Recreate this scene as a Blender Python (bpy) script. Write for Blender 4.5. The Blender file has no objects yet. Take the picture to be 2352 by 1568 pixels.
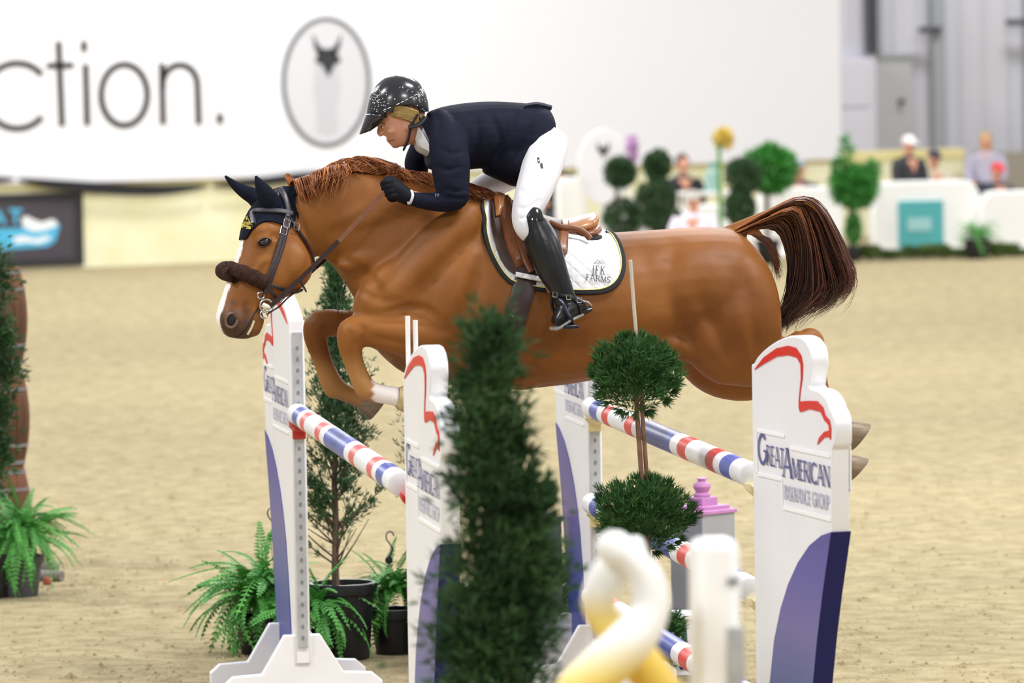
import bpy, bmesh, math, random
from mathutils import Vector, Matrix
from mathutils.bvhtree import BVHTree
R_ = random.Random(7)
sc = bpy.context.scene
COL = sc.collection

# ------------------------------------------------------------------ camera
CAM = Vector((-2.729, -19.522, 2.649)); YAW, PIT, ROLL, FPX = .141, .056, math.radians(1), 12000.0
_F = Vector((math.sin(YAW)*math.cos(PIT), math.cos(YAW)*math.cos(PIT), -math.sin(PIT)))
_R = Vector((math.cos(YAW), -math.sin(YAW), 0)); _U = _R.cross(_F)
_AR = _R*math.cos(ROLL) - _U*math.sin(ROLL)
_AU = _R*math.sin(ROLL) + _U*math.cos(ROLL)
cd = bpy.data.cameras.new('camera'); cam = bpy.data.objects.new('camera', cd); COL.objects.link(cam)
cam.matrix_world = Matrix(((_AR.x, _AU.x, -_F.x, CAM.x), (_AR.y, _AU.y, -_F.y, CAM.y), (_AR.z, _AU.z, -_F.z, CAM.z), (0, 0, 0, 1)))
cd.sensor_width = 36; cd.lens = FPX*36/2352; cd.clip_end = 400
cd.dof.use_dof = True; cd.dof.focus_distance = 19.55; cd.dof.aperture_fstop = 3.9
sc.camera = cam

# ------------------------------------------------------------------ light
sc.view_settings.view_transform = 'Standard'; sc.view_settings.look = 'None'
sc.view_settings.exposure = 0.28; sc.view_settings.gamma = 1.0; sc.view_settings.use_curve_mapping = False
w = bpy.data.worlds.new('hall_light'); sc.world = w; w.use_nodes = True
w.node_tree.nodes['Background'].inputs[0].default_value = (.96, .975, 1.0, 1)
w.node_tree.nodes['Background'].inputs[1].default_value = .34
LAMPW = 760
for lx in (-8, 4, 16):
    for ly, lk in ((-14, 1), (-2, 1), (10, 1), (22, 1), (34, .9), (43, .78), (56, .5)):  # last row added past the sign wall to light the far grey wall
        ld = bpy.data.lights.new('hall_lamp', 'AREA'); ld.shape = 'RECTANGLE'; ld.size = 3.0; ld.size_y = 1.6
        ld.energy = LAMPW*lk; ld.color = (1, .99, .985)
        lo = bpy.data.objects.new('hall_lamp', ld); COL.objects.link(lo); lo.location = (lx, ly, 9)

# ------------------------------------------------------------------ pixel helpers (frame 2352x1568)
def ray(px, py): return _F + _AR*((px-1176)/FPX) - _AU*((py-784)/FPX)
def atZ(px, py, z=0.): d = ray(px, py); return CAM + d*((z-CAM.z)/d.z)
def atY(px, py, y=0.): d = ray(px, py); return CAM + d*((y-CAM.y)/d.y)
def atX(px, py, x=0.): d = ray(px, py); return CAM + d*((x-CAM.x)/d.x)
def atD(px, py, t): return CAM + ray(px, py)*t
def proj(P):
    d = Vector(P)-CAM; z = d.dot(_F)
    return 1176 + FPX*d.dot(_AR)/z, 784 - FPX*d.dot(_AU)/z

# ------------------------------------------------------------------ materials
def lin(h):
    if isinstance(h, tuple): return h if len(h) == 4 else (*h, 1)
    o = []
    for i in (0, 2, 4):
        c = int(h[i:i+2], 16)/255
        o.append(c/12.92 if c <= .04045 else ((c+.055)/1.055)**2.4)
    return (*o, 1)
def mat(name, col, rough=.5, col2=None, scale=8, metal=0, bump=0, bscale=60, coat=0, sss=0, spec=.5, stretch=None, sheen=0, alpha=None):
    m = bpy.data.materials.new(name); m.use_nodes = True; nt = m.node_tree; b = nt.nodes['Principled BSDF']
    b.inputs['Base Color'].default_value = lin(col); b.inputs['Roughness'].default_value = rough; b.inputs['Metallic'].default_value = metal
    b.inputs['Specular IOR Level'].default_value = spec
    if coat: b.inputs['Coat Weight'].default_value = coat; b.inputs['Coat Roughness'].default_value = .1
    if sss: b.inputs['Subsurface Weight'].default_value = sss; b.inputs['Subsurface Radius'].default_value = (.02, .008, .004); b.inputs['Subsurface Scale'].default_value = .3
    if sheen: b.inputs['Sheen Weight'].default_value = sheen
    if col2 or bump:
        tc = nt.nodes.new('ShaderNodeTexCoord'); mp = nt.nodes.new('ShaderNodeMapping'); nt.links.new(tc.outputs['Object'], mp.inputs[0])
        if stretch: mp.inputs['Scale'].default_value = stretch
    if col2:
        n = nt.nodes.new('ShaderNodeTexNoise'); n.inputs['Scale'].default_value = scale; n.inputs['Detail'].default_value = 5
        r = nt.nodes.new('ShaderNodeValToRGB'); r.color_ramp.elements[0].position = .32; r.color_ramp.elements[1].position = .68
        r.color_ramp.elements[0].color = lin(col); r.color_ramp.elements[1].color = lin(col2)
        nt.links.new(mp.outputs[0], n.inputs['Vector']); nt.links.new(n.outputs[0], r.inputs[0]); nt.links.new(r.outputs[0], b.inputs['Base Color'])
    if bump:
        n = nt.nodes.new('ShaderNodeTexNoise'); n.inputs['Scale'].default_value = bscale; n.inputs['Detail'].default_value = 6
        bp = nt.nodes.new('ShaderNodeBump'); bp.inputs['Strength'].default_value = bump; bp.inputs['Distance'].default_value = .01
        nt.links.new(mp.outputs[0], n.inputs['Vector']); nt.links.new(n.outputs[0], bp.inputs['Height']); nt.links.new(bp.outputs[0], b.inputs['Normal'])
    return m
def zramp(name, stops, rough=.4, axis=2):
    """paint that fades along the object's own height: stops = [(z, colour)]"""
    m = bpy.data.materials.new(name); m.use_nodes = True; nt = m.node_tree; b = nt.nodes['Principled BSDF']; b.inputs['Roughness'].default_value = rough
    tc = nt.nodes.new('ShaderNodeTexCoord'); sp = nt.nodes.new('ShaderNodeSeparateXYZ'); mr = nt.nodes.new('ShaderNodeMapRange'); r = nt.nodes.new('ShaderNodeValToRGB')
    z0, z1 = stops[0][0], stops[-1][0]; mr.inputs[1].default_value = z0; mr.inputs[2].default_value = z1
    nt.links.new(tc.outputs['Object'], sp.inputs[0]); nt.links.new(sp.outputs[axis], mr.inputs[0]); nt.links.new(mr.outputs[0], r.inputs[0]); nt.links.new(r.outputs[0], b.inputs['Base Color'])
    e = r.color_ramp.elements
    while len(e) < len(stops): e.new(.5)
    for i, (z, c) in enumerate(stops): e[i].position = (z-z0)/(z1-z0); e[i].color = lin(c)
    return m
def attr_mat(name, layers, base, rough=.45, base2=None, bump=0, bscale=80, scale=6, spec=.5, sheen=0, stretch=None):
    """base colour overlaid by per-vertex mask attributes: layers = [(attribute, colour)]"""
    m = mat(name, base, rough, base2, scale=scale, bump=bump, bscale=bscale, spec=spec, sheen=sheen, stretch=stretch); nt = m.node_tree; b = nt.nodes['Principled BSDF']
    inp = b.inputs['Base Color']
    src = inp.links[0].from_socket if inp.links else None
    for a, c in layers:
        at = nt.nodes.new('ShaderNodeAttribute'); at.attribute_name = a
        mx = nt.nodes.new('ShaderNodeMix'); mx.data_type = 'RGBA'
        nt.links.new(at.outputs['Fac'], mx.inputs[0])
        if src: nt.links.new(src, mx.inputs[6])
        else: mx.inputs[6].default_value = lin(base)
        mx.inputs[7].default_value = lin(c); src = mx.outputs[2]
    nt.links.new(src, inp)
    return m

M = {}
M['white'] = mat('white_paint', 'F0F0F4', .4, 'EAEAEF', scale=3)
M['whitep'] = mat('white_plastic', 'F4F4F4', .3)
M['red'] = mat('red_paint', 'D8281F', .4)
M['navy'] = mat('navy_paint', '15185A', .5, spec=.3)
M['purple'] = zramp('purple_blue_paint_lit_middle', [(.12, '34439A'), (.36, '3C4A98'), (.5, '5A64A0'), (.68, '6C66A2'), (.86, '5A56A0'), (1.05, '4E4A98')])  # blue to purple paint; the pinkish middle is lighting put into the colour
M['track'] = mat('grey_metal_track', 'B4B7BD', .35, 'C6C9CE', scale=20, metal=.3)
M['hole'] = mat('dark_slot', '7C7F86', .6)
M['cupred'] = mat('red_plastic_cup', 'C2322C', .4)
M['cupcream'] = mat('cream_plastic_cup', 'E3D5A2', .4)
M['rblue'] = mat('rail_blue_paint', '5A68B8', .35, '4C59AC', scale=12)
M['rnavy'] = mat('rail_deep_blue_paint', '39479E', .35, '47549F', scale=12)
M['rred'] = mat('rail_red_paint', 'D43A33', .4, 'DB4B44', scale=12)
M['rpink'] = mat('rail_faded_red_paint', 'E0706F', .4, 'DC6463', scale=12)
M['letter'] = mat('lettering_blue', '5A5C94', .5)
M['letterg'] = mat('lettering_faint_grey', 'B7B8CC', .5)
M['ink'] = mat('lettering_black', '26262A', .6)
M['relief'] = mat('raised_white_edge', 'FAFAFB', .35)
M['black'] = mat('black_plastic', '17181B', .35, '22242A', scale=9)
M['soil'] = mat('dark_soil', '2A211B', .95, '3B2E22', scale=40, bump=.6)
M['bark'] = mat('bark', '4A3A30', .9, '6A5648', scale=30, bump=.6, stretch=(1, 1, .2))
M['stem'] = mat('young_stem', '6B4A38', .8, '8A6550', scale=30)
M['conif'] = mat('conifer_needles', '1F4023', .65, '38602F', scale=9)
M['conif2'] = mat('dark_conifer_needles', '263F24', .75, '4A6A40', scale=9, spec=.2)
M['topi'] = mat('topiary_needles', '24491F', .7, '4C7440', scale=18, spec=.2)
M['box'] = mat('boxwood_leaves', '2F4E30', .7, '44663C', scale=9)
M['fern'] = mat('fern_green', '62AE46', .55, '3F8C36', scale=6)
M['fern2'] = mat('fern_green_dark', '3F8A3A', .55, '5CA84A', scale=6)
M['palm'] = mat('palm_leaf_green', '4FA044', .55, '3A8438', scale=5)
M['skin'] = mat('skin', 'DDA086', .5, sss=.15)
M['hair'] = mat('blond_hair', 'B79A5C', .5, '8A6E3C', scale=40, stretch=(1, 1, 6))

# ------------------------------------------------------------------ mesh builder
def origin(o):
    v = Vector((0, 0, 0))
    while o is not None: v += o.location; o = o.parent
    return v
class MB:
    def __init__(s): s.v = []; s.f = []; s.m = []; s.k = 0
    def add(s, vs, fs):
        n = len(s.v); s.v += [Vector(p) for p in vs]
        for f in fs: s.f.append([n+i for i in f]); s.m.append(s.k)
    def loft(s, rings, cap=True, closed=True):
        n = len(rings[0]); vs = [p for r in rings for p in r]; fs = []
        for i in range(len(rings)-1):
            for j in range(n if closed else n-1):
                a = i*n+j; b = i*n+(j+1) % n
                fs.append([a, b, b+n, a+n])
        if cap and closed: fs.append(list(range(n))[::-1]); fs.append([(len(rings)-1)*n+j for j in range(n)])
        s.add(vs, fs)
    def tube(s, pts, rad, n=8, cap=True, flat=1., up=None):
        pts = [Vector(p) for p in pts]
        if not isinstance(rad, (list, tuple)): rad = [rad]*len(pts)
        rings = []; pu = Vector(up) if up else None
        for i, p in enumerate(pts):
            t = (pts[min(i+1, len(pts)-1)]-pts[max(i-1, 0)]).normalized()
            if pu is None: pu = Vector((0, 0, 1)) if abs(t.z) < .9 else Vector((1, 0, 0))
            a = t.cross(pu)
            if a.length < 1e-6: a = t.orthogonal()
            a.normalize(); b = a.cross(t); pu = b
            rings.append([p + (a*math.cos(q)*rad[i] + b*math.sin(q)*rad[i]*flat) for q in [2*math.pi*k/n for k in range(n)]])
        s.loft(rings, cap)
    def box(s, c, d, rz=0, rx=0):
        c = Vector(c); d = [x/2 for x in d]; rot = Matrix.Rotation(rz, 3, 'Z') @ Matrix.Rotation(rx, 3, 'X')
        vs = [c + rot @ Vector((x*d[0], y*d[1], z*d[2])) for x in (-1, 1) for y in (-1, 1) for z in (-1, 1)]
        s.add(vs, [[0, 1, 3, 2], [4, 6, 7, 5], [0, 4, 5, 1], [2, 3, 7, 6], [0, 2, 6, 4], [1, 5, 7, 3]])
    def prism(s, poly, fn, w0, w1):
        n = len(poly)
        vs = [fn(u, v, w0) for u, v in poly] + [fn(u, v, w1) for u, v in poly]
        s.add(vs, [list(range(n))[::-1], list(range(n, 2*n))] + [[i, (i+1) % n, (i+1) % n+n, i+n] for i in range(n)])
    def lathe(s, prof, c=(0, 0, 0), n=20, cap=True):
        c = Vector(c)
        s.loft([[c+Vector((r*math.cos(2*math.pi*k/n), r*math.sin(2*math.pi*k/n), z)) for k in range(n)] for r, z in prof], cap)
    def ell(s, c, r, n=14, m=9, rot=None):
        c = Vector(c); rings = []
        for i in range(m+1):
            t = math.pi*(i+.02)/(m+.04); rings.append([])
            for k in range(n):
                q = 2*math.pi*k/n; p = Vector((r[0]*math.sin(t)*math.cos(q), r[1]*math.sin(t)*math.sin(q), r[2]*math.cos(t)))
                rings[-1].append(c + (rot @ p if rot else p))
        s.loft(rings)
    def mesh(s, name, mats, smooth=True, off=Vector((0, 0, 0)), angle=40, recalc=True):
        me = bpy.data.meshes.new(name); me.from_pydata([p-off for p in s.v], [], s.f)
        for x in (mats if isinstance(mats, (list, tuple)) else [mats]): me.materials.append(x)
        me.polygons.foreach_set('material_index', s.m)
        if recalc:
            bm = bmesh.new(); bm.from_mesh(me); bmesh.ops.recalc_face_normals(bm, faces=bm.faces); bm.to_mesh(me); bm.free()
        me.polygons.foreach_set('use_smooth', [smooth]*len(me.polygons))
        if smooth and angle: me.set_sharp_from_angle(angle=math.radians(angle))
        me.update(); return me
    def build(s, name, mats, parent=None, smooth=True, bevel=0, angle=40, kind=None, label=None, recalc=True):
        o = bpy.data.objects.new(name, s.mesh(name, mats, smooth, origin(parent), angle, recalc)); COL.objects.link(o); o.parent = parent
        if bevel:
            md = o.modifiers.new('bevel', 'BEVEL'); md.width = bevel; md.segments = 2; md.limit_method = 'ANGLE'; md.angle_limit = math.radians(50)
        if kind: o['kind'] = kind
        if label: o['label'] = label
        return o
def tag(o, label=None, cat=None, group=None, kind=None):
    if label: o['label'] = label
    if cat: o['category'] = cat
    if group: o['group'] = group
    if kind: o['kind'] = kind
    return o
def empty(name, loc, label=None, cat=None, group=None):
    o = bpy.data.objects.new(name, None); COL.objects.link(o); o.location = loc; o.empty_display_size = .1
    return tag(o, label, cat, group)
def link(name, me, parent=None, mw=None):
    o = bpy.data.objects.new(name, me); COL.objects.link(o); o.parent = parent
    if mw is not None: o.matrix_local = mw
    return o
def copy_tree(o, parent=None):
    c = o.copy(); COL.objects.link(c); c.parent = parent
    for ch in list(o.children): copy_tree(ch, c)
    return c
def remesh(mb, voxel, it=6, fac=.5, mats=None, name='body', off=Vector((0, 0, 0))):
    me = bpy.data.meshes.new('tmp'); me.from_pydata(mb.v, [], mb.f); o = bpy.data.objects.new('tmp', me); COL.objects.link(o)
    r = o.modifiers.new('r', 'REMESH'); r.mode = 'VOXEL'; r.voxel_size = voxel
    sm = o.modifiers.new('s', 'SMOOTH'); sm.factor = fac; sm.iterations = it
    dg = bpy.context.evaluated_depsgraph_get(); dg.update()
    out = bpy.data.meshes.new_from_object(o.evaluated_get(dg)); out.name = name
    bpy.data.objects.remove(o); bpy.data.meshes.remove(me)
    out.transform(Matrix.Translation(-off)); out.materials.clear()
    for x in (mats if isinstance(mats, (list, tuple)) else [mats]): out.materials.append(x)
    out.polygons.foreach_set('use_smooth', [True]*len(out.polygons))
    return out
def spline(pts, n):
    """Catmull-Rom through points (any dimension), n samples"""
    P = [list(p) for p in pts]; P = [[2*a-b for a, b in zip(P[0], P[1])]] + P + [[2*a-b for a, b in zip(P[-1], P[-2])]]
    out = []; m = len(P)-3
    for i in range(n):
        x = i/(n-1)*m; k = min(int(x), m-1); t = x-k
        a, b, c, d = P[k:k+4]
        out.append([.5*(2*q1+(q2-q0)*t+(2*q0-5*q1+4*q2-q3)*t*t+(3*q1-q0-3*q2+q3)*t**3) for q0, q1, q2, q3 in zip(a, b, c, d)])
    return out
def resamp(pts, n):
    P = [Vector(p) for p in pts]; L = [0]
    for a, b in zip(P, P[1:]): L.append(L[-1]+(b-a).length)
    out = []; k = 0
    for i in range(n):
        s = L[-1]*i/(n-1)
        while k < len(P)-2 and L[k+1] < s: k += 1
        t = (s-L[k])/max(1e-9, L[k+1]-L[k]); out.append(P[k].lerp(P[k+1], min(1, t)))
    return out
def ring(top, bot, hw, yc=0., e=2.2, egg=0., n=28, y2=None):
    """body section: top / bottom pixels, half width in metres"""
    T = atY(*top, yc); B = atY(*bot, yc if y2 is None else y2); c = (T+B)/2; a = (T-B)/2; out = []
    for k in range(n):
        t = 2*math.pi*k/n; ct = math.cos(t); st = math.sin(t); p = 2/e
        C_ = math.copysign(abs(ct)**p, ct); S_ = math.copysign(abs(st)**p, st)
        out.append(c + a*C_ + Vector((0, hw*(1-egg*ct)*S_, 0)))
    return out
def dense(st, k=4):
    """smooth a list of (top,bot,hw,yc,e,egg) stations"""
    flat = [(*s[0], *s[1], s[2], s[3] if len(s) > 3 else 0, s[4] if len(s) > 4 else 2.2, s[5] if len(s) > 5 else 0) for s in st]
    return [((q[0], q[1]), (q[2], q[3]), max(.004, q[4]), q[5], q[6], q[7]) for q in spline(flat, (len(flat)-1)*k+1)]
def body_loft(mb, st, k=4): mb.loft([ring(*s) for s in dense(st, k)])
def limb(mb, st, k=4, n=16):
    """st: (px,py,y,radius in pixels,radius across in metres)"""
    S = spline(st, (len(st)-1)*k+1); P = [atY(q[0], q[1], q[2]) for q in S]; rings = []
    for i, q in enumerate(S):
        t = (P[min(i+1, len(P)-1)]-P[max(i-1, 0)]).normalized()
        a = t.cross(Vector((0, 1, 0))).normalized(); b = t.cross(a).normalized(); ppm = FPX/((P[i]-CAM).dot(_F))
        rp = max(.003, q[3]/ppm); ry = max(.003, q[4])
        rings.append([P[i]+a*math.cos(2*math.pi*j/n)*rp+b*math.sin(2*math.pi*j/n)*ry for j in range(n)])
    mb.loft(rings)
def sculpt(me, lines, off=Vector((0, 0, 0)), both=True):
    """push the surface in (depth > 0) or out along lines drawn on its side: (pixels, half width in pixels, depth in metres)"""
    L = [([Vector(q) for q in spline(p, 4*len(p))], w_, d_) for p, w_, d_ in lines]
    B = [(min(q.x for q in P)-3*w_, max(q.x for q in P)+3*w_, min(q.y for q in P)-3*w_, max(q.y for q in P)+3*w_) for P, w_, d_ in L]
    mv = []
    for v in me.vertices:
        c = v.co+off; n = v.normal; side = -n.y
        if c.y > 0:
            if not both: continue
            c = Vector((c.x, -c.y, c.z)); side = n.y
        if side < .1: continue
        px = Vector(proj(c)); k = 0.
        for (P, w_, d_), b in zip(L, B):
            if not (b[0] < px.x < b[1] and b[2] < px.y < b[3]): continue
            best = 1e9; bt = 0
            for i in range(len(P)-1):
                ab = P[i+1]-P[i]; t = max(0, min(1, (px-P[i]).dot(ab)/max(1e-9, ab.length_squared))); dd = (px-P[i]-ab*t).length
                if dd < best: best = dd; bt = (i+t)/(len(P)-1)
            k += d_*math.exp(-(best/w_)**2)*min(1, 5*bt, 5*(1-bt))
        if k: mv.append((v.index, n*k*min(1, side*2)))
    for i, d in mv: me.vertices[i].co -= d
    me.update()
class Surf:
    """a built surface that straps, cloths and lettering are laid on"""
    def __init__(s, me, off=Vector((0, 0, 0))):
        s.b = BVHTree.FromPolygons([v.co+off for v in me.vertices], [p.vertices for p in me.polygons])
    def hit(s, px, py, lift=.004, y=-.15):
        h, n, i, d = s.b.ray_cast(CAM, ray(px, py).normalized())
        if h is None:
            h, n, i, d = s.b.find_nearest(atY(px, py, y))
        return h+n*lift, n
def smooth_pts(pts, k=2):
    for _ in range(k): pts = [pts[0]]+[(pts[i-1]+pts[i]*2+pts[i+1])/4 for i in range(1, len(pts)-1)]+[pts[-1]]
    return pts
def strap(mb, surf, px, width, thick=.004, n=24, lift=.004, sm=2, y=-.15):
    """flat strap laid on a surface along pixel points; width in metres"""
    Q = spline(px, n); H = [surf.hit(q[0], q[1], lift, y) for q in Q]; P = smooth_pts([h[0] for h in H], sm); N = smooth_pts([h[1] for h in H], sm); rings = []
    for i in range(n):
        t = (P[min(i+1, n-1)]-P[max(i-1, 0)]).normalized(); N_ = (N[i]-t*N[i].dot(t)).normalized(); a = t.cross(N_)
        w_ = (width[0]+(width[1]-width[0])*i/(n-1) if isinstance(width, tuple) else width)/2
        rings.append([P[i]+a*w_-N_*thick, P[i]+a*w_+N_*thick*.6, P[i]+a*w_*.7+N_*thick, P[i]-a*w_*.7+N_*thick, P[i]-a*w_+N_*thick*.6, P[i]-a*w_-N_*thick])
    mb.loft(rings); return P, N
def patch(mb, surf, top, bot, nu, nv, lift, thick, y=-.15, sm=0, puff=0):
    """cloth or leather panel laid on a surface, between two pixel polylines"""
    A = resamp([(p[0], p[1], 0) for p in spline(top, 40)], nu); B = resamp([(p[0], p[1], 0) for p in spline(bot, 60)], nu)
    up = []; dn = []
    for i in range(nu):
        for j in range(nv):
            p = A[i].lerp(B[i], j/(nv-1)); h, n = surf.hit(p.x, p.y, lift, y)
            e = min(i, nu-1-i, j, nv-1-j); up.append(h+n*(thick+(puff if e > 1 else puff*.5 if e == 1 else 0))); dn.append(h-n*.004)
    N = nu*nv; fs = []
    for i in range(nu-1):
        for j in range(nv-1):
            a = i*nv+j; fs.append([a, a+1, a+nv+1, a+nv]); fs.append([N+a, N+a+nv, N+a+nv+1, N+a+1])
    bd = [i*nv for i in range(nu)]+[(nu-1)*nv+j for j in range(1, nv)]+[i*nv+nv-1 for i in range(nu-2, -1, -1)]+[j for j in range(nv-2, 0, -1)]
    for a, b in zip(bd, bd[1:]+bd[:1]): fs.append([a, b, b+N, a+N])
    mb.add(up+dn, fs)

# ------------------------------------------------------------------ stroke lettering
def arc(cx, cy, rx, ry, a0, a1, n=14): return [(cx+rx*math.cos(math.radians(a0+(a1-a0)*i/n)), cy+ry*math.sin(math.radians(a0+(a1-a0)*i/n))) for i in range(n+1)]
GL = {
 'A': (.72, [([(0, 0), (.36, 1)], 0), ([(.36, 1), (.72, 0)], 1), ([(.13, .35), (.58, .35)], 0)]),
 'C': (.72, [(arc(.42, .5, .4, .5, 45, 315), 1)]),
 'E': (.5, [([(.08, 0), (.08, 1)], 1), ([(.08, .98), (.5, .98)], 0), ([(.08, .52), (.42, .52)], 0), ([(.08, .02), (.5, .02)], 0)]),
 'F': (.5, [([(.08, 0), (.08, 1)], 1), ([(.08, .98), (.5, .98)], 0), ([(.08, .52), (.42, .52)], 0)]),
 'G': (.78, [(arc(.42, .5, .4, .5, 45, 330), 1), ([(.78, .08), (.78, .45)], 1), ([(.55, .45), (.85, .45)], 0)]),
 'I': (.16, [([(.08, 0), (.08, 1)], 1)]),
 'J': (.34, [([(.24, 1), (.24, .0), (.18, -.15), (0, -.2)], 1)]),
 'K': (.64, [([(.08, 0), (.08, 1)], 1), ([(.08, .45), (.58, 1)], 0), ([(.25, .6), (.64, 0)], 1)]),
 'M': (.88, [([(.06, 0), (.1, 1)], 0), ([(.1, 1), (.44, .05)], 1), ([(.44, .05), (.78, 1)], 0), ([(.78, 1), (.82, 0)], 1)]),
 'N': (.74, [([(.08, 0), (.08, 1)], 0), ([(.08, 1), (.68, 0)], 1), ([(.68, 0), (.68, 1)], 0)]),
 'O': (.84, [(arc(.42, .5, .4, .5, 0, 360, 24), 1)]),
 'P': (.56, [([(.08, 0), (.08, 1)], 1), ([(.08, .98)]+arc(.28, .74, .26, .24, 90, -90)+[(.08, .5)], 0)]),
 'R': (.62, [([(.08, 0), (.08, 1)], 1), ([(.08, .98)]+arc(.28, .75, .24, .23, 90, -90)+[(.08, .52)], 0), ([(.28, .52), (.62, 0)], 1)]),
 'S': (.5, [([(.46, .86)]+arc(.25, .75, .21, .24, 40, 250, 10)+arc(.25, .27, .23, .26, 80, -150, 10), 1)]),
 'T': (.62, [([(.31, 0), (.31, 1)], 1), ([(0, .98), (.62, .98)], 0)]),
 'U': (.68, [([(.08, 1), (.08, .3)]+arc(.34, .3, .26, .3, 180, 360)+[(.6, 1)], 1)]),
}
def strokes(pts, w):
    out = []
    for i in range(len(pts)):
        a = Vector(pts[max(i-1, 0)]); b = Vector(pts[min(i+1, len(pts)-1)]); t = (b-a).normalized() if (b-a).length > 1e-9 else Vector((1, 0)); n = Vector((-t.y, t.x))*w/2
        p = Vector(pts[i]); out.append((p+n, p-n))
    return [(out[i][0], out[i][1], out[i+1][1], out[i+1][0]) for i in range(len(out)-1)]
def text2d(txt, cap=1., x=0., thick=.13, thin=.07, gap=.14, serif=True, bigfirst=1., width=1.):
    """quads of a line of text in 2D, returned with its width"""
    Q = []
    for k, ch in enumerate(txt):
        if ch == ' ': x += .4*cap; continue
        wd, st = GL[ch]; c = cap*(bigfirst if k == 0 else 1)
        for pts, th in st:
            tw = (thick if th else thin)*c
            P = [(x+p[0]*c*width, p[1]*c) for p in pts]; Q += strokes(P, tw)
            if serif:
                for (px, py), (qx, qy) in ((pts[0], pts[1]), (pts[-1], pts[-2])):
                    if py in (0, 1) and abs(qy-py) > .2: Q += strokes([(x+(px-.13)*c*width, py*c), (x+(px+.13)*c*width, py*c)], .05*c)
        x += (wd*width+gap)*c
    return Q, x
def letters(mb, quads, fn):
    for q in quads: mb.add([fn(p[0], p[1]) for p in q], [[0, 1, 2, 3]])

# ================================================================== SETTING
def sand_mat():
    m = bpy.data.materials.new('arena_sand'); m.use_nodes = True; nt = m.node_tree; b = nt.nodes['Principled BSDF']; b.inputs['Roughness'].default_value = .95; b.inputs['Specular IOR Level'].default_value = .1
    tc = nt.nodes.new('ShaderNodeTexCoord')
    def noise(s, d=6):
        n = nt.nodes.new('ShaderNodeTexNoise'); n.inputs['Scale'].default_value = s; n.inputs['Detail'].default_value = d; nt.links.new(tc.outputs['Object'], n.inputs['Vector']); return n
    n1 = noise(7); n2 = noise(1.0, 3); n3 = noise(28, 8)
    r = nt.nodes.new('ShaderNodeValToRGB'); e = r.color_ramp.elements
    e[0].position = .28; e[0].color = lin('9B8C69'); e[1].position = .62; e[1].color = lin('B8AA87')
    nt.links.new(n1.outputs[0], r.inputs[0])
    r2 = nt.nodes.new('ShaderNodeValToRGB'); r2.color_ramp.elements[0].color = (.93, .93, .93, 1); r2.color_ramp.elements[0].position = .35; r2.color_ramp.elements[1].color = (1, 1, 1, 1); r2.color_ramp.elements[1].position = .6
    nt.links.new(n2.outputs[0], r2.inputs[0])
    mx = nt.nodes.new('ShaderNodeMix'); mx.data_type = 'RGBA'; mx.blend_type = 'MULTIPLY'; mx.inputs[0].default_value = 1
    nt.links.new(r.outputs[0], mx.inputs[6]); nt.links.new(r2.outputs[0], mx.inputs[7]); nt.links.new(mx.outputs[2], b.inputs['Base Color'])
    ad = nt.nodes.new('ShaderNodeMath'); ad.operation = 'ADD'; nt.links.new(n1.outputs[0], ad.inputs[0]); nt.links.new(n3.outputs[0], ad.inputs[1])
    bp = nt.nodes.new('ShaderNodeBump'); bp.inputs['Strength'].default_value = .8; bp.inputs['Distance'].default_value = .05
    nt.links.new(ad.outputs[0], bp.inputs['Height']); nt.links.new(bp.outputs[0], b.inputs['Normal'])
    return m
M['sand'] = sand_mat()
g = MB(); g.add([(-60, -30, 0), (70, -30, 0), (70, 110, 0), (-60, 110, 0)], [[0, 1, 2, 3]])
tag(g.build('floor', M['sand'], smooth=False), 'raked beige sand footing of the indoor arena', kind='structure')

# long wall that carries the white sign
WA = Vector((.657, 45.85, 0)); WD = Vector((10.56, 4.4, 0)).normalized(); WN = Vector((WD.y, -WD.x, 0))
def wf(s, z, o=0.): return WA + WD*s + Vector((0, 0, z)) + WN*o
def wallpx(px, py, o=0.):
    d = ray(px, py); t = ((WA+WN*o)-CAM).dot(WN)/d.dot(WN); q = CAM+d*t
    return (q-WA).dot(WD), q.z
def wp(px, py, o): s_, z = wallpx(px, py, o); return wf(s_, z, o)
send = wallpx(1925, 300)[0]
M['cream'] = mat('cream_kick_wall', 'EDEBCB', .7, 'E4E0B6', scale=2.2, bump=.1, bscale=8)
M['creamband'] = mat('cream_wall_cap', 'E9DFA6', .6, 'E2D592', scale=3)
M['signwhite'] = mat('white_vinyl_sign', 'ECECF1', .5)
M['wallwhite'] = mat('white_wall_sheet', 'E2E2E6', .6)
g = MB(); g.prism([(-9, 0), (send+2.1, 0), (send+2.1, 1.02), (-9, 1.02)], wf, 0, -.2); tag(g.build('wall_back', M['cream'], smooth=False), 'low cream kick wall along the arena edge', kind='structure')
g = MB(); g.prism([(-9, 1.02), (send+2.1, 1.02), (send+2.1, 1.16), (-9, 1.16)], wf, .03, -.2); tag(g.build('trim_1', M['creamband'], smooth=False, bevel=.01), 'yellowish cap band along the top of the kick wall', kind='structure')
g = MB(); g.prism([(-9, 1.16), (send-.02, 1.16), (send-.02, 7), (-9, 7)], wf, -.06, -.2); tag(g.build('wall_upper', M['wallwhite'], smooth=False), 'white sheet wall behind the sign', kind='structure')
sign = empty('arena_sign', wf(2, 1.06), 'huge white arena sign with black lettering and oval horse emblem', 'sign')
g = MB(); g.prism([(-9, 1.06), (send, 1.06), (send, 5.2), (-9, 5.2)], wf, .08, -.05); g.build('sign_panel', M['signwhite'], sign, smooth=False, bevel=.01)
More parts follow.
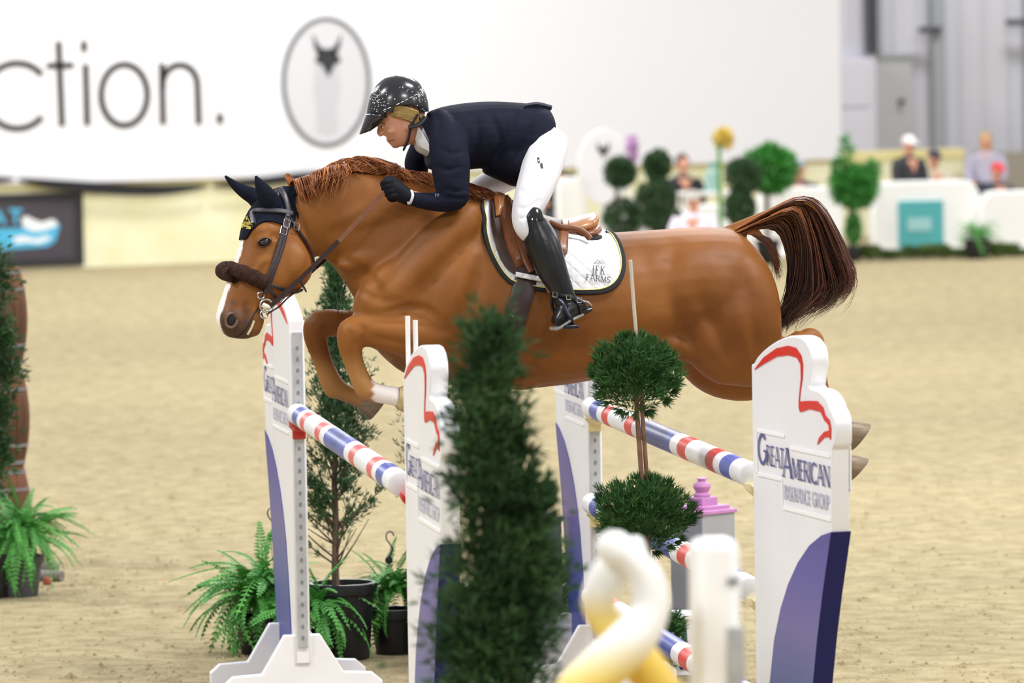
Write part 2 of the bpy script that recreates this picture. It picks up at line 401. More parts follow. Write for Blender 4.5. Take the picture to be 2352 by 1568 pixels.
def pxstroke(mb, pts, wpx, o=.09, th=.03):
    for q in strokes(pts, wpx):
        P = [wp(p[0], p[1], o) for p in q]; P2 = [p-WN*th for p in P]
        mb.add(P+P2, [[0, 1, 2, 3], [7, 6, 5, 4], [0, 4, 5, 1], [1, 5, 6, 2], [2, 6, 7, 3], [3, 7, 4, 0]])
def pxarc(cx, cy, rx, ry, a0, a1, n=40): return arc(cx, cy, rx, -ry, a0, a1, n)
for pl in ([pxarc(40, 220, 74, 75, 40, 320)], [[(135, 95), (143, 290)], [(108, 151), (170, 150)]], [[(197, 147), (201, 288)], [(193, 94), (194, 119)]],
           [pxarc(286, 218, 53, 70, 0, 360)], [[(372, 145), (375, 286)], [(374, 205)]+pxarc(414, 195, 40, 46, 170, 0, 16)+[(457, 286)]], [[(505, 261), (506, 284)]]):
    g = MB()
    for p in pl: pxstroke(g, p, 14)
    g.build('letter', M['ink'], sign, smooth=False)
M['ring'] = mat('emblem_grey', '6A6C72', .6); M['pale'] = mat('emblem_pale_grey', 'D2D3D9', .6); M['paler'] = mat('emblem_face_grey', 'C4C5CC', .6); M['mask'] = mat('emblem_charcoal', '303338', .6)
g = MB(); g.add([wp(*p, .088) for p in pxarc(750, 188, 98, 145, 0, 360, 48)[:-1]], [list(range(48))]); g.build('emblem_field', M['pale'], sign, smooth=False)
g = MB(); pxstroke(g, pxarc(750, 188, 98, 145, 0, 360, 48), 9, .10); g.build('emblem_ring', M['ring'], sign, smooth=False)
g = MB()
g.add([wp(*p, .092) for p in [(727, 148), (776, 148), (782, 200), (774, 250), (777, 300), (752, 312), (727, 300), (728, 250), (720, 200)]], [list(range(9))]); g.build('emblem_face', M['paler'], sign, smooth=False)
g = MB()
g.add([wp(*p, .098) for p in [(733, 112), (770, 112), (784, 142), (769, 148), (762, 163), (755, 178), (747, 163), (739, 148), (724, 142)]], [list(range(9))])
for ex, s_ in ((718, 1), (785, -1)): g.add([wp(*p, .098) for p in [(ex, 76), (ex+12*s_, 100), (ex+28*s_, 118), (ex+14*s_, 128), (ex+4*s_, 108)]], [list(range(5))])
g.build('emblem_ear_cover', M['mask'], sign, smooth=False)
# black drape along the wall
def swag(pts, th):
    g = MB(); S = spline(pts, 24)
    top = []; bot = []
    for i, q in enumerate(S):
        k = math.sin(math.pi*i/23)**.6; top.append(wp(q[0], q[1]-th*.35*k-2, .13)); bot.append(wp(q[0], q[1]+th*.65*k+2, .10))
    g.loft([[a, a+WN*.03, b+WN*.05, b] for a, b in zip(top, bot)])
    return g
M['drape'] = mat('black_drape', '1F2024', .8)
for pts, th, lb in (([(-200, 400), (-70, 411), (30, 411)], 14, 'short end of black drape swag above the dark banner corner'), ([(40, 412), (160, 424), (340, 434), (475, 427)], 22, 'long black drape swag hanging between dark banner and horse ears'), ([(488, 426), (590, 416), (700, 402), (800, 396)], 16, 'black drape swag on the kick wall behind the horse poll')):
    tag(swag(pts, th).build('drape_swag', M['drape']), lb, 'drape')
# dark banner on the kick wall
bn = empty('banner', wf(0, 0), 'dark banner with light blue lettering hung on the cream kick wall', 'banner')
M['bandark'] = mat('banner_charcoal', '423C45', .6); M['banframe'] = mat('banner_edge_black', '27262B', .6); M['banblue'] = mat('banner_light_blue', '4FB4DC', .5); M['banpale'] = mat('banner_pale_blue', 'A6D8EC', .5); M['banwhite'] = mat('banner_white', 'E8EEF2', .5)
def wpoly(mb, pts, o): mb.add([wp(*p, o) for p in pts], [list(range(len(pts)))])
s0, z0 = wallpx(-320, 606); s1, z1 = wallpx(190, 608); zt = wallpx(190, 440)[1]
g = MB(); g.prism([(s0, z1), (s1, z1), (s1, zt), (s0, zt)], wf, .012, .05); g.build('backing', M['banframe'], bn, smooth=False)
g = MB(); wpoly(g, [(-300, 610), (170, 592), (170, 462), (-300, 478)], .053); g.build('field', M['bandark'], bn, smooth=False)
g = MB()
for ch, ox in (('A', -22), ('T', 22)):
    for pts, th in GL[ch][1]:
        for q in strokes([(ox+p[0]*46, 514-p[1]*32) for p in pts], 8): wpoly(g, q, .057)
g.build('lettering', M['banblue'], bn, smooth=False)
g = MB(); wpoly(g, [(-120, 528), (40, 524), (138, 514), (128, 552), (110, 566), (0, 574), (-120, 578)], .056); g.build('swoosh', M['banblue'], bn, smooth=False)
g = MB(); wpoly(g, [(52, 520), (50, 500), (62, 496), (75, 503), (95, 510), (120, 503), (130, 508), (132, 518), (100, 530), (75, 532)], .058)
wpoly(g, [(30, 545), (55, 540), (80, 548), (110, 540), (118, 548), (90, 560), (60, 556), (35, 560)], .058); g.build('running_figures', M['banwhite'], bn, smooth=False)

# grey metal wall, door and pillars beyond the sign
GY = 61.0
def gp(px, py): return atY(px, py, GY)
gx0 = gp(1700, 300).x; gx1 = gp(2700, 300).x
M['corr'] = mat('grey_corrugated_sheet', 'DADAE2', .5, 'D4D4DE', scale=1); M['pillar'] = mat('grey_steel', 'A4A9AF', .5); M['dsteel'] = mat('dark_steel', '4A4A52', .5); M['door'] = mat('grey_door', 'BDBEC1', .5); M['bright'] = mat('white_cabinet', 'DFDEEA', .5); M['taupe'] = mat('taupe_boards', 'A59E91', .7)
g = MB(); x = gx0
while x < gx1:
    g.prism([(x, 0), (x+.26, 0), (x+.29, .035), (x+.33, .035), (x+.36, 0), (x+.36, -.05), (x, -.05)], lambda u, v, z_: Vector((u, GY-v, z_)), 0, 8); x += .36
tag(g.build('wall_far', M['corr'], smooth=False), 'pale grey ribbed metal wall', kind='structure')
def gbox(px0, px1, z0, z1, d=.15, y=GY-.04):
    a = atY(px0, 300, y).x; b = atY(px1, 300, y).x; g = MB(); g.box(((a+b)/2, y-d/2, (z0+z1)/2), (b-a, d, z1-z0)); return g
def gz(py, px=2000): return gp(px, py).z
tag(gbox(2136, 2165, 0, 8, .3).build('steel_column', M['pillar'], bevel=.02), 'tall grey steel column with a bracket on the ribbed wall', 'column')
tag(gbox(1990, 2007, gz(122), 8, .2).build('downpipe', M['dsteel'], bevel=.02), 'dark vertical pipe ending above the grey door', 'pipe')
tag(gbox(2012, 2026, gz(122), 8, .2).build('conduit', M['pillar'], bevel=.02), 'grey conduit beside the dark pipe above the door', 'pipe')
for a, b, py, lb in ((2112, 2162, 70, 'dark bracket crossing the grey steel column'), (2312, 2370, 56, 'dark wall bracket at the second column of the ribbed wall')):
    tag(gbox(a, b, gz(py+8), gz(py-6), .12, GY-.33).build('wall_bracket', M['dsteel'], bevel=.01), lb, 'bracket')
tag(gbox(2352, 2385, 0, 8, .3).build('steel_column', M['pillar'], bevel=.02), 'second grey steel column past the person in the red cap', 'column')
dr = tag(gbox(2003, 2092, 0, gz(132), .1).build('door_1', M['door'], bevel=.01), 'grey steel service door', kind='structure')
g = gbox(2000, 2096, gz(134), gz(126), .14); g.build('lintel', M['pillar'], None)
lt = bpy.data.objects['lintel']; lt.parent = dr
hd = gbox(2064, 2076, gz(238), gz(228), .1, GY-.14).build('handle', M['dsteel'], dr)
cb = empty('cabinet', (atY(1962, 300, GY).x, GY-.5, 0), 'pale tall cabinet beside the grey service door', 'cabinet')
gbox(1926, 2001, 0, gz(132), .4).build('body', M['bright'], cb, bevel=.01)
for a, b in ((252, 600), (136, 244)): gbox(1930, 1998, max(.05, gz(b)), gz(a), .03, GY-.44).build('panel', M['bright'], cb, bevel=.01)
tag(gbox(2232, 2500, 0, gz(350), .2, GY-1.2).build('partition', M['taupe'], bevel=.01), 'taupe boarded partition behind the person in the red cap', 'partition')

# ================================================================== JUMP WINGS
TH = .062; DZ = .125
OUT = [(0, .13), (0, 1.425), (.019, 1.425), (.067, 1.452), (.13, 1.476), (.197, 1.497), (.28, 1.518), (.36, 1.533), (.42, 1.542), (.48, 1.546), (.53, 1.545), (.565, 1.541), (.6, 1.53), (.628, 1.515), (.645, 1.495), (.65, 1.46), (.636, 1.42), (.615, 1.385), (.64, 1.378), (.669, 1.377), (.71, 1.376), (.749, 1.37), (.785, 1.358), (.814, 1.342), (.832, 1.322), (.852, 1.314), (.87, 1.298), (.878, 1.27), (.878, 1.215), (.868, 1.2), (.85, 1.19), (.838, .915), (.80, .83), (.74, .70), (.68, .55), (.63, .407), (.58, .27), (.53, .13)]
REDP = [(.042, 1.408), (.148, 1.456), (.29, 1.494), (.414, 1.509), (.496, 1.506), (.549, 1.483), (.566, 1.452), (.559, 1.408), (.535, 1.362), (.524, 1.327), (.614, 1.335), (.712, 1.34), (.769, 1.323), (.79, 1.298), (.833, 1.285), (.848, 1.259), (.843, 1.22), (.83, 1.229), (.778, 1.224), (.706, 1.195), (.725, 1.218), (.778, 1.242), (.832, 1.251), (.826, 1.268), (.785, 1.28), (.746, 1.306), (.631, 1.309), (.532, 1.292), (.519, 1.306), (.52, 1.327), (.546, 1.407), (.543, 1.453), (.504, 1.474), (.413, 1.477), (.288, 1.466), (.161, 1.437)]
BLUP = [(.838, .915), (.737, .895), (.611, .851), (.486, .782), (.378, .698), (.295, .609), (.221, .497), (.158, .356), (.12, .25), (.10, .13), (.53, .13), (.58, .27), (.63, .407), (.68, .55), (.74, .70), (.80, .83)]
def foot(mb, c, d, up_h=.25, L=.33, th=.045):
    """foot board across the wing: c centre on ground, d unit direction of the board"""
    d = Vector(d); n = Vector((d.y, -d.x, 0)); c = Vector(c)
    P = [(-L, .0), (-L, .05), (-L+.04, .085), (-.17, .092), (-.075, up_h), (.075, up_h), (.17, .092), (L-.04, .085), (L, .05), (L, 0)]
    mb.prism(P, lambda u, v, w_: c+d*u+Vector((0, 0, v))+n*w_, -th/2, th/2)
def wing(face0, phi, far, label, cup, cups, rods=False):
    ph = math.radians(phi)
    dv = Vector((-math.sin(ph), math.cos(ph), 0)) if far else Vector((math.sin(ph), -math.cos(ph), 0))
    n = Vector((dv.y, -dv.x, 0)); n = n if n.x < 0 else -n
    P0 = Vector((face0[0], face0[1], 0))
    fn = lambda u, z, o: P0+dv*u+Vector((0, 0, z+DZ*max(0, min(1, (z-.13)/.3))))+n*o
    root = empty('jump_wing', P0, label, 'jump wing', 'sponsor wings of the oxer')
    g = MB(); g.prism(OUT, fn, -TH, 0); p = g.build('panel', M['white'], root, bevel=.006, angle=35)
    for o0, o1 in ((.0005, .004), (-TH-.004, -TH-.0005)):
        g = MB(); g.prism(REDP, fn, o0, o1); g.build('eagle_line', M['red'], p, smooth=False)
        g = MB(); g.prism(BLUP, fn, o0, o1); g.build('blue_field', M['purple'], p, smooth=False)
    e = [(.838, .915), (.80, .83), (.74, .70), (.68, .55), (.63, .407), (.58, .27), (.53, .13)]
    g = MB(); g.loft([[fn(u-.004, z, .003), fn(u+.004, z, .003), fn(u+.004, z, -TH-.003), fn(u-.004, z, -TH-.003)] for u, z in e]); g.build('edge_band', M['navy'], p, smooth=False)
    # lettering on both faces
    for side in (0, 1):
        o_ = .0045 if side == 0 else -TH-.0045
        ltr = (not far) if side == 0 else far
        X_ = (lambda x: x) if ltr else (lambda x: .9-x)
        def tx(mb, s_, x, z, cap, wd, big, fit, th=.13, tn=.08):
            Q, e_ = text2d(s_, cap, 0, th, tn, .06, True, big, 1); k = fit/e_
            letters(mb, Q, lambda a, b: fn(X_(x+a*k), z+b, o_))
        g = MB(); tx(g, 'GREAT', .075, 1.09, .066, 1, 1.5, .285); tx(g, 'AMERICAN', .345, 1.064, .066, 1, 1.45, .49); g.build('lettering', M['letter'], p, smooth=False)
        g = MB(); tx(g, 'INSURANCE GROUP', .35, .988, .045, 1, 1., .475, .16, .12); g.build('small_lettering', M['letterg'], p, smooth=False)
        g = MB()
        for a, b in (((.055, 1.2), (.36, 1.2)), ((.42, 1.165), (.83, 1.165)), ((.055, 1.2), (.055, 1.05)), ((.055, 1.05), (.325, 1.05)), ((.325, 1.05), (.325, .955)), ((.325, .955), (.83, .955))):
            for q in strokes([a, b], .012): 
                pts = [(X_(v[0]), v[1]) for v in q]
                g.prism(pts, fn, o_*.1 if side == 0 else -TH, o_)
        g.build('raised_frame', M['relief'], p, smooth=False)
    # drilled track on the rail-side end
    c0 = P0-dv*.004-n*TH/2
    g = MB(); g.box(c0+Vector((0, 0, .85)), (TH*.66, .008, 1.3), rz=math.atan2(-n.y, -n.x)); tr = g.build('track', M['track'], root, smooth=False)
    g = MB()
    for k in range(27):
        z = .24+k*.046
        g.prism([(math.cos(a)*.006, math.sin(a)*.009) for a in [k2*math.pi/5 for k2 in range(10)]], lambda u, v, w_: c0+n*u+Vector((0, 0, z+v))-dv*w_, .003, .006)
    g.build('track_holes', M['hole'], tr, smooth=False, kind='stuff')
    for z in cups:
        g = MB(); cc = c0-dv*.035+Vector((0, 0, z+DZ-.062))
        g.loft([[cc+n*a*.042+Vector((0, 0, abs(a)**2*.03-.012-t))-dv*b for a in (-1, -.5, 0, .5, 1)]+[cc+n*a*.042+Vector((0, 0, abs(a)**2*.03+.004))-dv*b for t_ in (0,) for a in (1, .5, 0, -.5, -1)] for b, t in ((-.035, .012), (.04, 0))])
        g.box(cc+dv*.028+Vector((0, 0, -.01)), (.055, .014, .07), rz=math.atan2(-n.y, -n.x)); g.build('rail_cup', cup, root, bevel=.004)
    for u in (.03, .50):
        g = MB(); foot(g, fn(u, 0, -TH/2), n); g.build('foot', M['white'], root, smooth=False, bevel=.005)
    g = MB(); g.prism([(.03, .13), (.03, .27), (.14, .25), (.42, .25), (.50, .27), (.50, .13)], fn, -TH*.5-.02, -TH*.5+.02); g.build('stretcher', M['white'], root, smooth=False)
    for o_ in ((-.018, -.044) if rods else ()):
        g = MB(); g.tube([fn(.012, 1.3, o_), fn(.012, 1.62 if o_ > -.03 else 1.605, o_)], .0085, 10); g.build('flag_holder', M['whitep'], root)
    return root
wing((-.5986, -1.85), 1.0, False, 'white eagle-shaped jump wing with two thin rods, near end of the single front rail', M['cupred'], [1.043-.0], True)
wing((.6105, -1.85), 7.2, False, 'white eagle-shaped jump wing below the horse hindquarters, near end of the stacked back rails', M['cupcream'], [1.04, .643, .26])
wing((-.6218, 1.83), 1.9, True, 'white eagle-shaped jump wing below the horse head, far end of the single front rail', M['cupred'], [1.043])
wing((.6098, 1.83), .2, True, 'white eagle-shaped jump wing under the belly, far end of the stacked back rails', M['cupcream'], [1.04, .643, .26])

# ================================================================== RAILS
HALF = [('w', .055), ('b', .055), ('w', .035), ('r', .045), ('w', .115), ('r', .05), ('w', .045), ('c', .10)]
def rail(x0, x1, z, label, red, blue, cblue):
    z += DZ; a = Vector((x0, -1.79, z)); b = Vector((x1, 1.79, z)); g = MB(); seq = HALF+HALF[::-1]; tot = sum(q[1] for q in seq); t = 0; n = 24; r = .044
    idx = {'w': 0, 'b': 1, 'r': 2, 'c': 3}
    def rg(t, r): 
        p = a.lerp(b, t); return [p+Vector((math.cos(2*math.pi*k/n)*r, 0, math.sin(2*math.pi*k/n)*r)) for k in range(n)]
    g.loft([rg(0, .0), rg(0, r*.8), rg(.0012, r)], cap=False)
    for i, (c, l) in enumerate(seq):
        g.k = idx[c]; g.loft([rg(max(.0012, t/tot), r), rg(min(.9988, (t+l)/tot), r)], cap=False); t += l
    g.k = 0; g.loft([rg(.9988, r), rg(1, r*.8), rg(1, 0)], cap=False)
    bm_ = g.build('jump_rail', [M['white'], blue, red, cblue]); tag(bm_, label, 'jump rail', 'striped rails of the oxer')
rail(-.605, -.598, 1.041, 'striped rail with faded red bands, alone on the front of the jump', M['rpink'], M['rblue'], M['rblue'])
rail(.617, .625, 1.036, 'striped rail with bright red bands, topmost of the stacked back rails', M['rred'], M['rblue'], M['rnavy'])
rail(.610, .618, .638, 'striped rail below the top back rail, middle of the stack', M['rred'], M['rblue'], M['rnavy'])
rail(.612, .612, .255, 'striped rail near the sand, lowest of the stacked back rails', M['rred'], M['rblue'], M['rnavy'])

# ================================================================== HORSE
hb = MB()
TRUNK = [((822, 668), (826, 690), .04), ((832, 610), (836, 740), .13), ((862, 560), (862, 800), .19), ((925, 500), (930, 858), .245, 0, 2.2, .1), ((1000, 462), (1010, 878), .27, 0, 2.2, .18), ((1090, 446), (1100, 890), .285, 0, 2.2, .22),
         ((1180, 478), (1190, 893), .305, 0, 2.2, .14), ((1280, 512), (1290, 884), .315, 0, 2.2, .08), ((1380, 532), (1390, 866), .315, 0, 2.2, .04), ((1480, 529), (1480, 838), .31, 0, 2.2, .02), ((1570, 523), (1560, 812), .305), ((1640, 522), (1640, 815), .30),
         ((1692, 532), (1700, 820), .275), ((1738, 575), (1748, 810), .23), ((1768, 630), (1778, 780), .16), ((1784, 690), (1789, 740), .06)]
body_loft(hb, TRUNK)
NECK = [((1130, 470), (880, 790), .20), ((1075, 440), (838, 735), .19), ((1005, 418), (816, 690), .165), ((920, 402), (785, 640), .135), ((840, 392), (755, 602), .112), ((765, 390), (730, 588), .098), ((705, 408), (712, 592), .09), ((672, 430), (700, 580), .07)]
body_loft(hb, NECK)
HEAD = [((660, 425), (705, 545), .05, -.01), ((622, 440), (717, 585), .08, -.02), ((585, 470), (720, 612), .098, -.035), ((562, 510), (712, 640), .106, -.05), ((551, 555), (690, 664), .102, -.07), ((538, 600), (660, 682), .085, -.092), ((522, 642), (630, 694), .068, -.112), ((508, 682), (606, 706), .058, -.128), ((497, 716), (592, 728), .06, -.14), ((496, 738), (578, 752), .058, -.148), ((508, 762), (566, 770), .046, -.15), ((524, 775), (556, 778), .026, -.15)]
body_loft(hb, HEAD)
# jowl, eye sockets, nostril, chin, lips
def bl(px, py, y, rpx, ry, rz=None):
    p = atY(px, py, y); ppm = FPX/((p-CAM).dot(_F)); hb.ell(p, (rpx/ppm, ry, (rz or rpx)/ppm))
for sg in (-1, 1):
    bl(668, 612, -.055+sg*.055, 50, .055, 56)
    bl(606, 553, -.062+sg*.088, 24, .022, 17)
    bl(600, 528, -.058+sg*.075, 24, .03, 16)
bl(534, 733, -.148-.038, 28, .028, 28); bl(534, 733, -.148+.038, 28, .028, 28)
bl(584, 756, -.148, 17, .035, 18); bl(590, 735, -.145, 18, .04, 26)
bl(560, 765, -.15, 26, .035, 15)
# shoulders, elbows, haunches
def musc(p0, p1, y, wpx, ry):
    """a muscle: a spindle between two pixels, bulging by a little from the side"""
    A = atY(*p0, y); B = atY(*p1, y); c = (A+B)/2; t = (B-A); L = t.length/2; t.normalize(); s_ = Vector((0, 1, 0)); u = t.cross(s_).normalized()
    ppm = FPX/((c-CAM).dot(_F)); hb.ell(c, (L, ry, wpx/ppm), 20, 14, Matrix((t, s_, u)).transposed())
for sg in (-1, 1):
    musc((1100, 470), (850, 760), sg*.18, 66, .088)      # shoulder blade
    musc((960, 590), (820, 740), sg*.15, 56, .10)         # point of shoulder
    musc((1110, 560), (970, 800), sg*.205, 66, .085)      # upper arm
    musc((1060, 840), (1240, 880), sg*.12, 30, .12)       # girth
    musc((1690, 570), (1740, 860), sg*.165, 78, .135)     # buttock
    musc((1560, 670), (1690, 880), sg*.19, 66, .105)      # thigh
    musc((1420, 745), (1660, 830), sg*.19, 32, .085)      # flank fold
    musc((1080, 445), (740, 520), sg*.05, 62, .10)        # neck
    musc((1040, 560), (770, 610), sg*.07, 40, .09)
NF = [(1035, 772, -.17, 78, .10), (985, 772, -.18, 70, .098), (925, 764, -.185, 55, .083), (870, 758, -.185, 44, .066), (825, 756, -.185, 38, .054)]
limb(hb, NF)
limb(hb, [(836, 752, -.185, 34, .05), (806, 762, -.185, 33, .052), (803, 792, -.185, 28, .047), (812, 830, -.185, 24, .034), (824, 862, -.185, 24, .03), (838, 890, -.185, 26, .036), (852, 905, -.185, 27, .038)])
limb(hb, [(846, 896, -.185, 26, .036), (872, 904, -.185, 23, .032), (898, 908, -.185, 23, .034), (925, 914, -.185, 24, .04)])
limb(hb, [(1000, 790, .12, 70, .09), (920, 775, .15, 52, .08), (850, 757, .16, 38, .06), (775, 742, .16, 32, .05), (745, 740, .16, 32, .05)])
limb(hb, [(752, 738, .16, 28, .048), (728, 746, .16, 31, .052), (724, 776, .16, 27, .045), (737, 815, .16, 24, .033), (750, 852, .16, 24, .03), (764, 884, .16, 27, .036), (778, 898, .16, 26, .038)])
limb(hb, [(770, 890, .16, 24, .036), (800, 905, .16, 21, .032), (825, 915, .16, 22, .034), (838, 922, .16, 24, .04)])
# hind legs
limb(hb, [(1640, 610, -.10, 30, .06), (1672, 670, -.14, 90, .14), (1690, 730, -.165, 102, .15), (1705, 800, -.17, 86, .12), (1712, 838, -.17, 52, .1)])
limb(hb, [(1640, 800, -.165, 60, .11), (1680, 835, -.17, 50, .1), (1750, 838, -.17, 48, .075), (1810, 812, -.17, 38, .06), (1852, 778, -.17, 30, .048)])
limb(hb, [(1848, 776, -.17, 24, .042), (1868, 778, -.17, 24, .045), (1874, 806, -.17, 22, .04), (1878, 840, -.17, 21, .034), (1888, 900, -.17, 18, .028), (1896, 945, -.17, 21, .034), (1912, 972, -.17, 18, .03), (1934, 988, -.17, 21, .038)])
limb(hb, [(1600, 640, .10, 40, .1), (1610, 740, .165, 88, .14), (1620, 820, .17, 68, .12), (1660, 866, .17, 50, .1), (1735, 872, .17, 46, .075), (1810, 840, .17, 36, .058), (1862, 786, .17, 28, .046)])
limb(hb, [(1858, 780, .17, 24, .042), (1872, 800, .17, 22, .044), (1880, 880, .17, 19, .032), (1888, 985, .17, 17, .028), (1898, 1025, .17, 20, .034), (1915, 1048, .17, 17, .03), (1935, 1064, .17, 20, .038)])
# dock
limb(hb, [(1670, 545, 0, 26, .045), (1715, 518, 0, 18, .035), (1770, 492, 0, 13, .028), (1820, 472, 0, 8, .018)])
hmesh = remesh(hb, .0085, 16, .5, None, 'horse')
sculpt(hmesh, [
    ([(735, 578), (790, 596), (850, 640), (885, 700)], 15, .012), ([(1070, 470), (970, 560), (890, 650), (850, 715)], 17, .011), ([(1112, 560), (1085, 680), (1050, 780), (1020, 840)], 20, .012),
    ([(875, 718), (940, 704), (985, 712), (1015, 742)], 7, .010), ([(845, 772), (920, 788), (1000, 812)], 7, .008), ([(850, 742), (930, 744), (990, 752)], 5, .004), ([(1095, 520), (1005, 620), (930, 690)], 18, .009),
    ([(820, 660), (870, 690), (930, 690)], 10, .007), ([(1560, 545), (1535, 640), (1560, 730), (1600, 805)], 24, .014), ([(1700, 590), (1722, 700), (1738, 840)], 20, .008), ([(1600, 640), (1640, 750), (1690, 845)], 20, .007), ([(1640, 560), (1690, 640), (1700, 720)], 22, .006),
    ([(1190, 800), (1340, 800), (1480, 745)], 26, .008), ([(1460, 560), (1500, 640), (1510, 720)], 26, .006), ([(1600, 700), (1560, 780), (1520, 815)], 14, -.008),
    ([(622, 585), (590, 615), (560, 650)], 7, -.006), ([(600, 600), (570, 630), (545, 660)], 8, .005), ([(708, 600), (690, 645), (645, 680)], 7, .005), ([(626, 535), (636, 548)], 9, .008), ([(590, 560), (612, 566), (628, 560)], 4, .003), ([(560, 690), (570, 715), (572, 740)], 9, .005),
    ([(815, 800), (826, 840), (842, 880)], 5, .004), ([(738, 788), (752, 830), (768, 872)], 5, .004), ([(800, 745), (815, 765), (812, 790)], 7, -.005), ([(830, 742), (838, 770), (825, 800)], 6, .006),
    ([(900, 430), (850, 480), (790, 520), (740, 545)], 16, .006), ([(1000, 470), (930, 540), (850, 590)], 20, -.006)])
HS = Surf(hmesh)
# coat masks: blaze, dark muzzle, pale pastern
nv = len(hmesh.vertices)
aw = hmesh.attributes.new('white', 'FLOAT', 'POINT'); ad = hmesh.attributes.new('dark', 'FLOAT', 'POINT'); al = hmesh.attributes.new('pale', 'FLOAT', 'POINT')
BL = [Vector((*(atY(*s[0], s[3])),)) for s in HEAD]
def segd(p, a, b):
    ab = b-a; t = max(0, min(1, (p-a).dot(ab)/ab.length_squared)); return (p-(a+ab*t)), t
def sst(a, b, x): t = max(0, min(1, (x-a)/(b-a))); return t*t*(3-2*t)
hc = atY(600, 620, -.08); muz = atY(530, 752, -.148); pas = atY(886, 903, -.185); W_ = [0]*nv; D_ = [0]*nv; L_ = [0]*nv
for i, v in enumerate(hmesh.vertices):
    c = v.co
    if (c-hc).length < .36:
        best = 9
        for a, b in zip(BL[2:], BL[3:10]):
            dd, t = segd(c, a, b); best = min(best, abs(dd.y)*1.0+max(0, dd.length-.035)*1.4)
        wgt = .042+.006*math.sin(c.z*60)
        W_[i] = 1-sst(wgt-.004, wgt+.004, best)
        dm = (c-muz); q = dm.length+.008*math.sin(c.x*130)+.006*math.sin(c.z*170)
        D_[i] = .85*(1-sst(.06, .125, q))
    d = c-pas
    if abs(c.y+.185) < .09 and d.length < .1:
        px_, py_ = proj(c); W_[i] = max(W_[i], sst(852, 862, px_+3*math.sin(c.z*200))*(1-sst(912, 918, px_)))
    px_, py_ = proj(c)
    if py_ > 800 and px_ < 900: L_[i] = .55*sst(800, 860, py_)
aw.data.foreach_set('value', W_); ad.data.foreach_set('value', D_); al.data.foreach_set('value', L_)
M['coat'] = attr_mat('chestnut_coat', [('pale', 'B98A54'), ('dark', '3E322E'), ('white', 'F1E9E4')], '643811', .52, '905A26', bump=.12, bscale=240, scale=1.9, spec=.25)
hmesh.materials.clear(); hmesh.materials.append(M['coat'])
horse = bpy.data.objects.new('horse', hmesh); COL.objects.link(horse)
tag(horse, 'chestnut horse with a white blaze leaping over the striped rails', 'horse')
# hooves
M['hoof'] = mat('hoof_horn', '6A5B48', .5, '857258', scale=25, stretch=(1, 1, 4)); M['hoofl'] = mat('light_hoof_horn', 'A98F5A', .55, 'C9B48A', scale=25)
def hoof(px0, px1, y, r0, r1, m):
    a = atY(*px0, y); b = atY(*px1, y); g = MB(); t = (b-a).normalized(); s_ = Vector((0, 1, 0)); u = s_.cross(t).normalized(); n = 18; rg = []
    for k, (f_, r_) in enumerate(((-.12, r0*.8), (0, r0), (.35, r0+(r1-r0)*.4), (.9, r1), (1, r1*.97), (1.0, r1*.7))):
        p = a.lerp(b, f_); rg.append([p+s_*math.cos(q)*r_+u*math.sin(q)*r_*1.12+t*(math.sin(q)*r_*-.35 if f_ > .5 else 0) for q in [2*math.pi*j/n for j in range(n)]])
    g.loft(rg); g.build('hoof', m, horse)
hoof((918, 913), (972, 924), -.185, .04, .062, M['hoofl']); hoof((832, 920), (872, 934), .16, .038, .054, M['hoof'])
hoof((1932, 987), (1978, 1004), -.17, .036, .054, M['hoof']); hoof((1933, 1062), (1972, 1080), .17, .036, .052, M['hoof'])
# eyes and nostrils
M['eye'] = mat('horse_eye', '140D0A', .08, coat=1); M['lid'] = mat('eyelid_dark', '3A2418', .5); M['nostril'] = mat('nostril_dark', '1A1210', .6)
for sg in (-1, 1):
    if sg < 0: h, n = HS.hit(607, 556, 0)
    else: h, n, i_, d_ = HS.b.find_nearest(atY(606, 555, .045))
    t = Vector((.95, 0, .25)); t = (t-n*t.dot(n)).normalized(); u = n.cross(t); rot = Matrix((t, u, n)).transposed()
    g = MB(); g.ell(h-n*.004, (.023, .014, .013), rot=rot); g.build('eye', M['eye'], horse)
    g = MB(); q = [h+t*math.cos(a)*.025+u*math.sin(a)*.015+n*.0025 for a in [2*math.pi*k/20 for k in range(21)]]; g.tube(q, .0032, 6); g.build('eyelid', M['lid'], horse)
    if sg < 0: h, n = HS.hit(532, 735, 0)
    else: h, n, i_, d_ = HS.b.find_nearest(atY(534, 733, -.06))
    t = Vector((.3, 0, 1)); t = (t-n*t.dot(n)).normalized(); u = n.cross(t); rot = Matrix((t, u, n)).transposed()
    g = MB(); g.ell(h, (.024, .018, .005), rot=rot); g.build('nostril', M['nostril'], horse)
    g = MB(); q = [h+t*math.cos(a)*.027+u*math.sin(a)*.021+n*.002 for a in [2*math.pi*k/20 for k in range(17)]]; g.tube(q, [.003]+[.006]*15+[.003], 6); g.build('nostril_rim', mat('nostril_rim', '6B5548', .5) if sg < 0 else M['lid'], horse)
# mouth line
g = MB(); strap(g, HS, [(541, 779), (556, 765), (572, 744), (583, 722), (592, 708)], .006, .002, lift=.0005, y=-.2); g.build('mouth_line', M['nostril'], horse)
g = MB(); strap(g, HS, [(568, 768), (577, 752), (583, 736)], .009, .003, lift=.001, y=-.2); g.build('lip_foam', mat('lip_foam', 'D8CFA8', .5), horse)

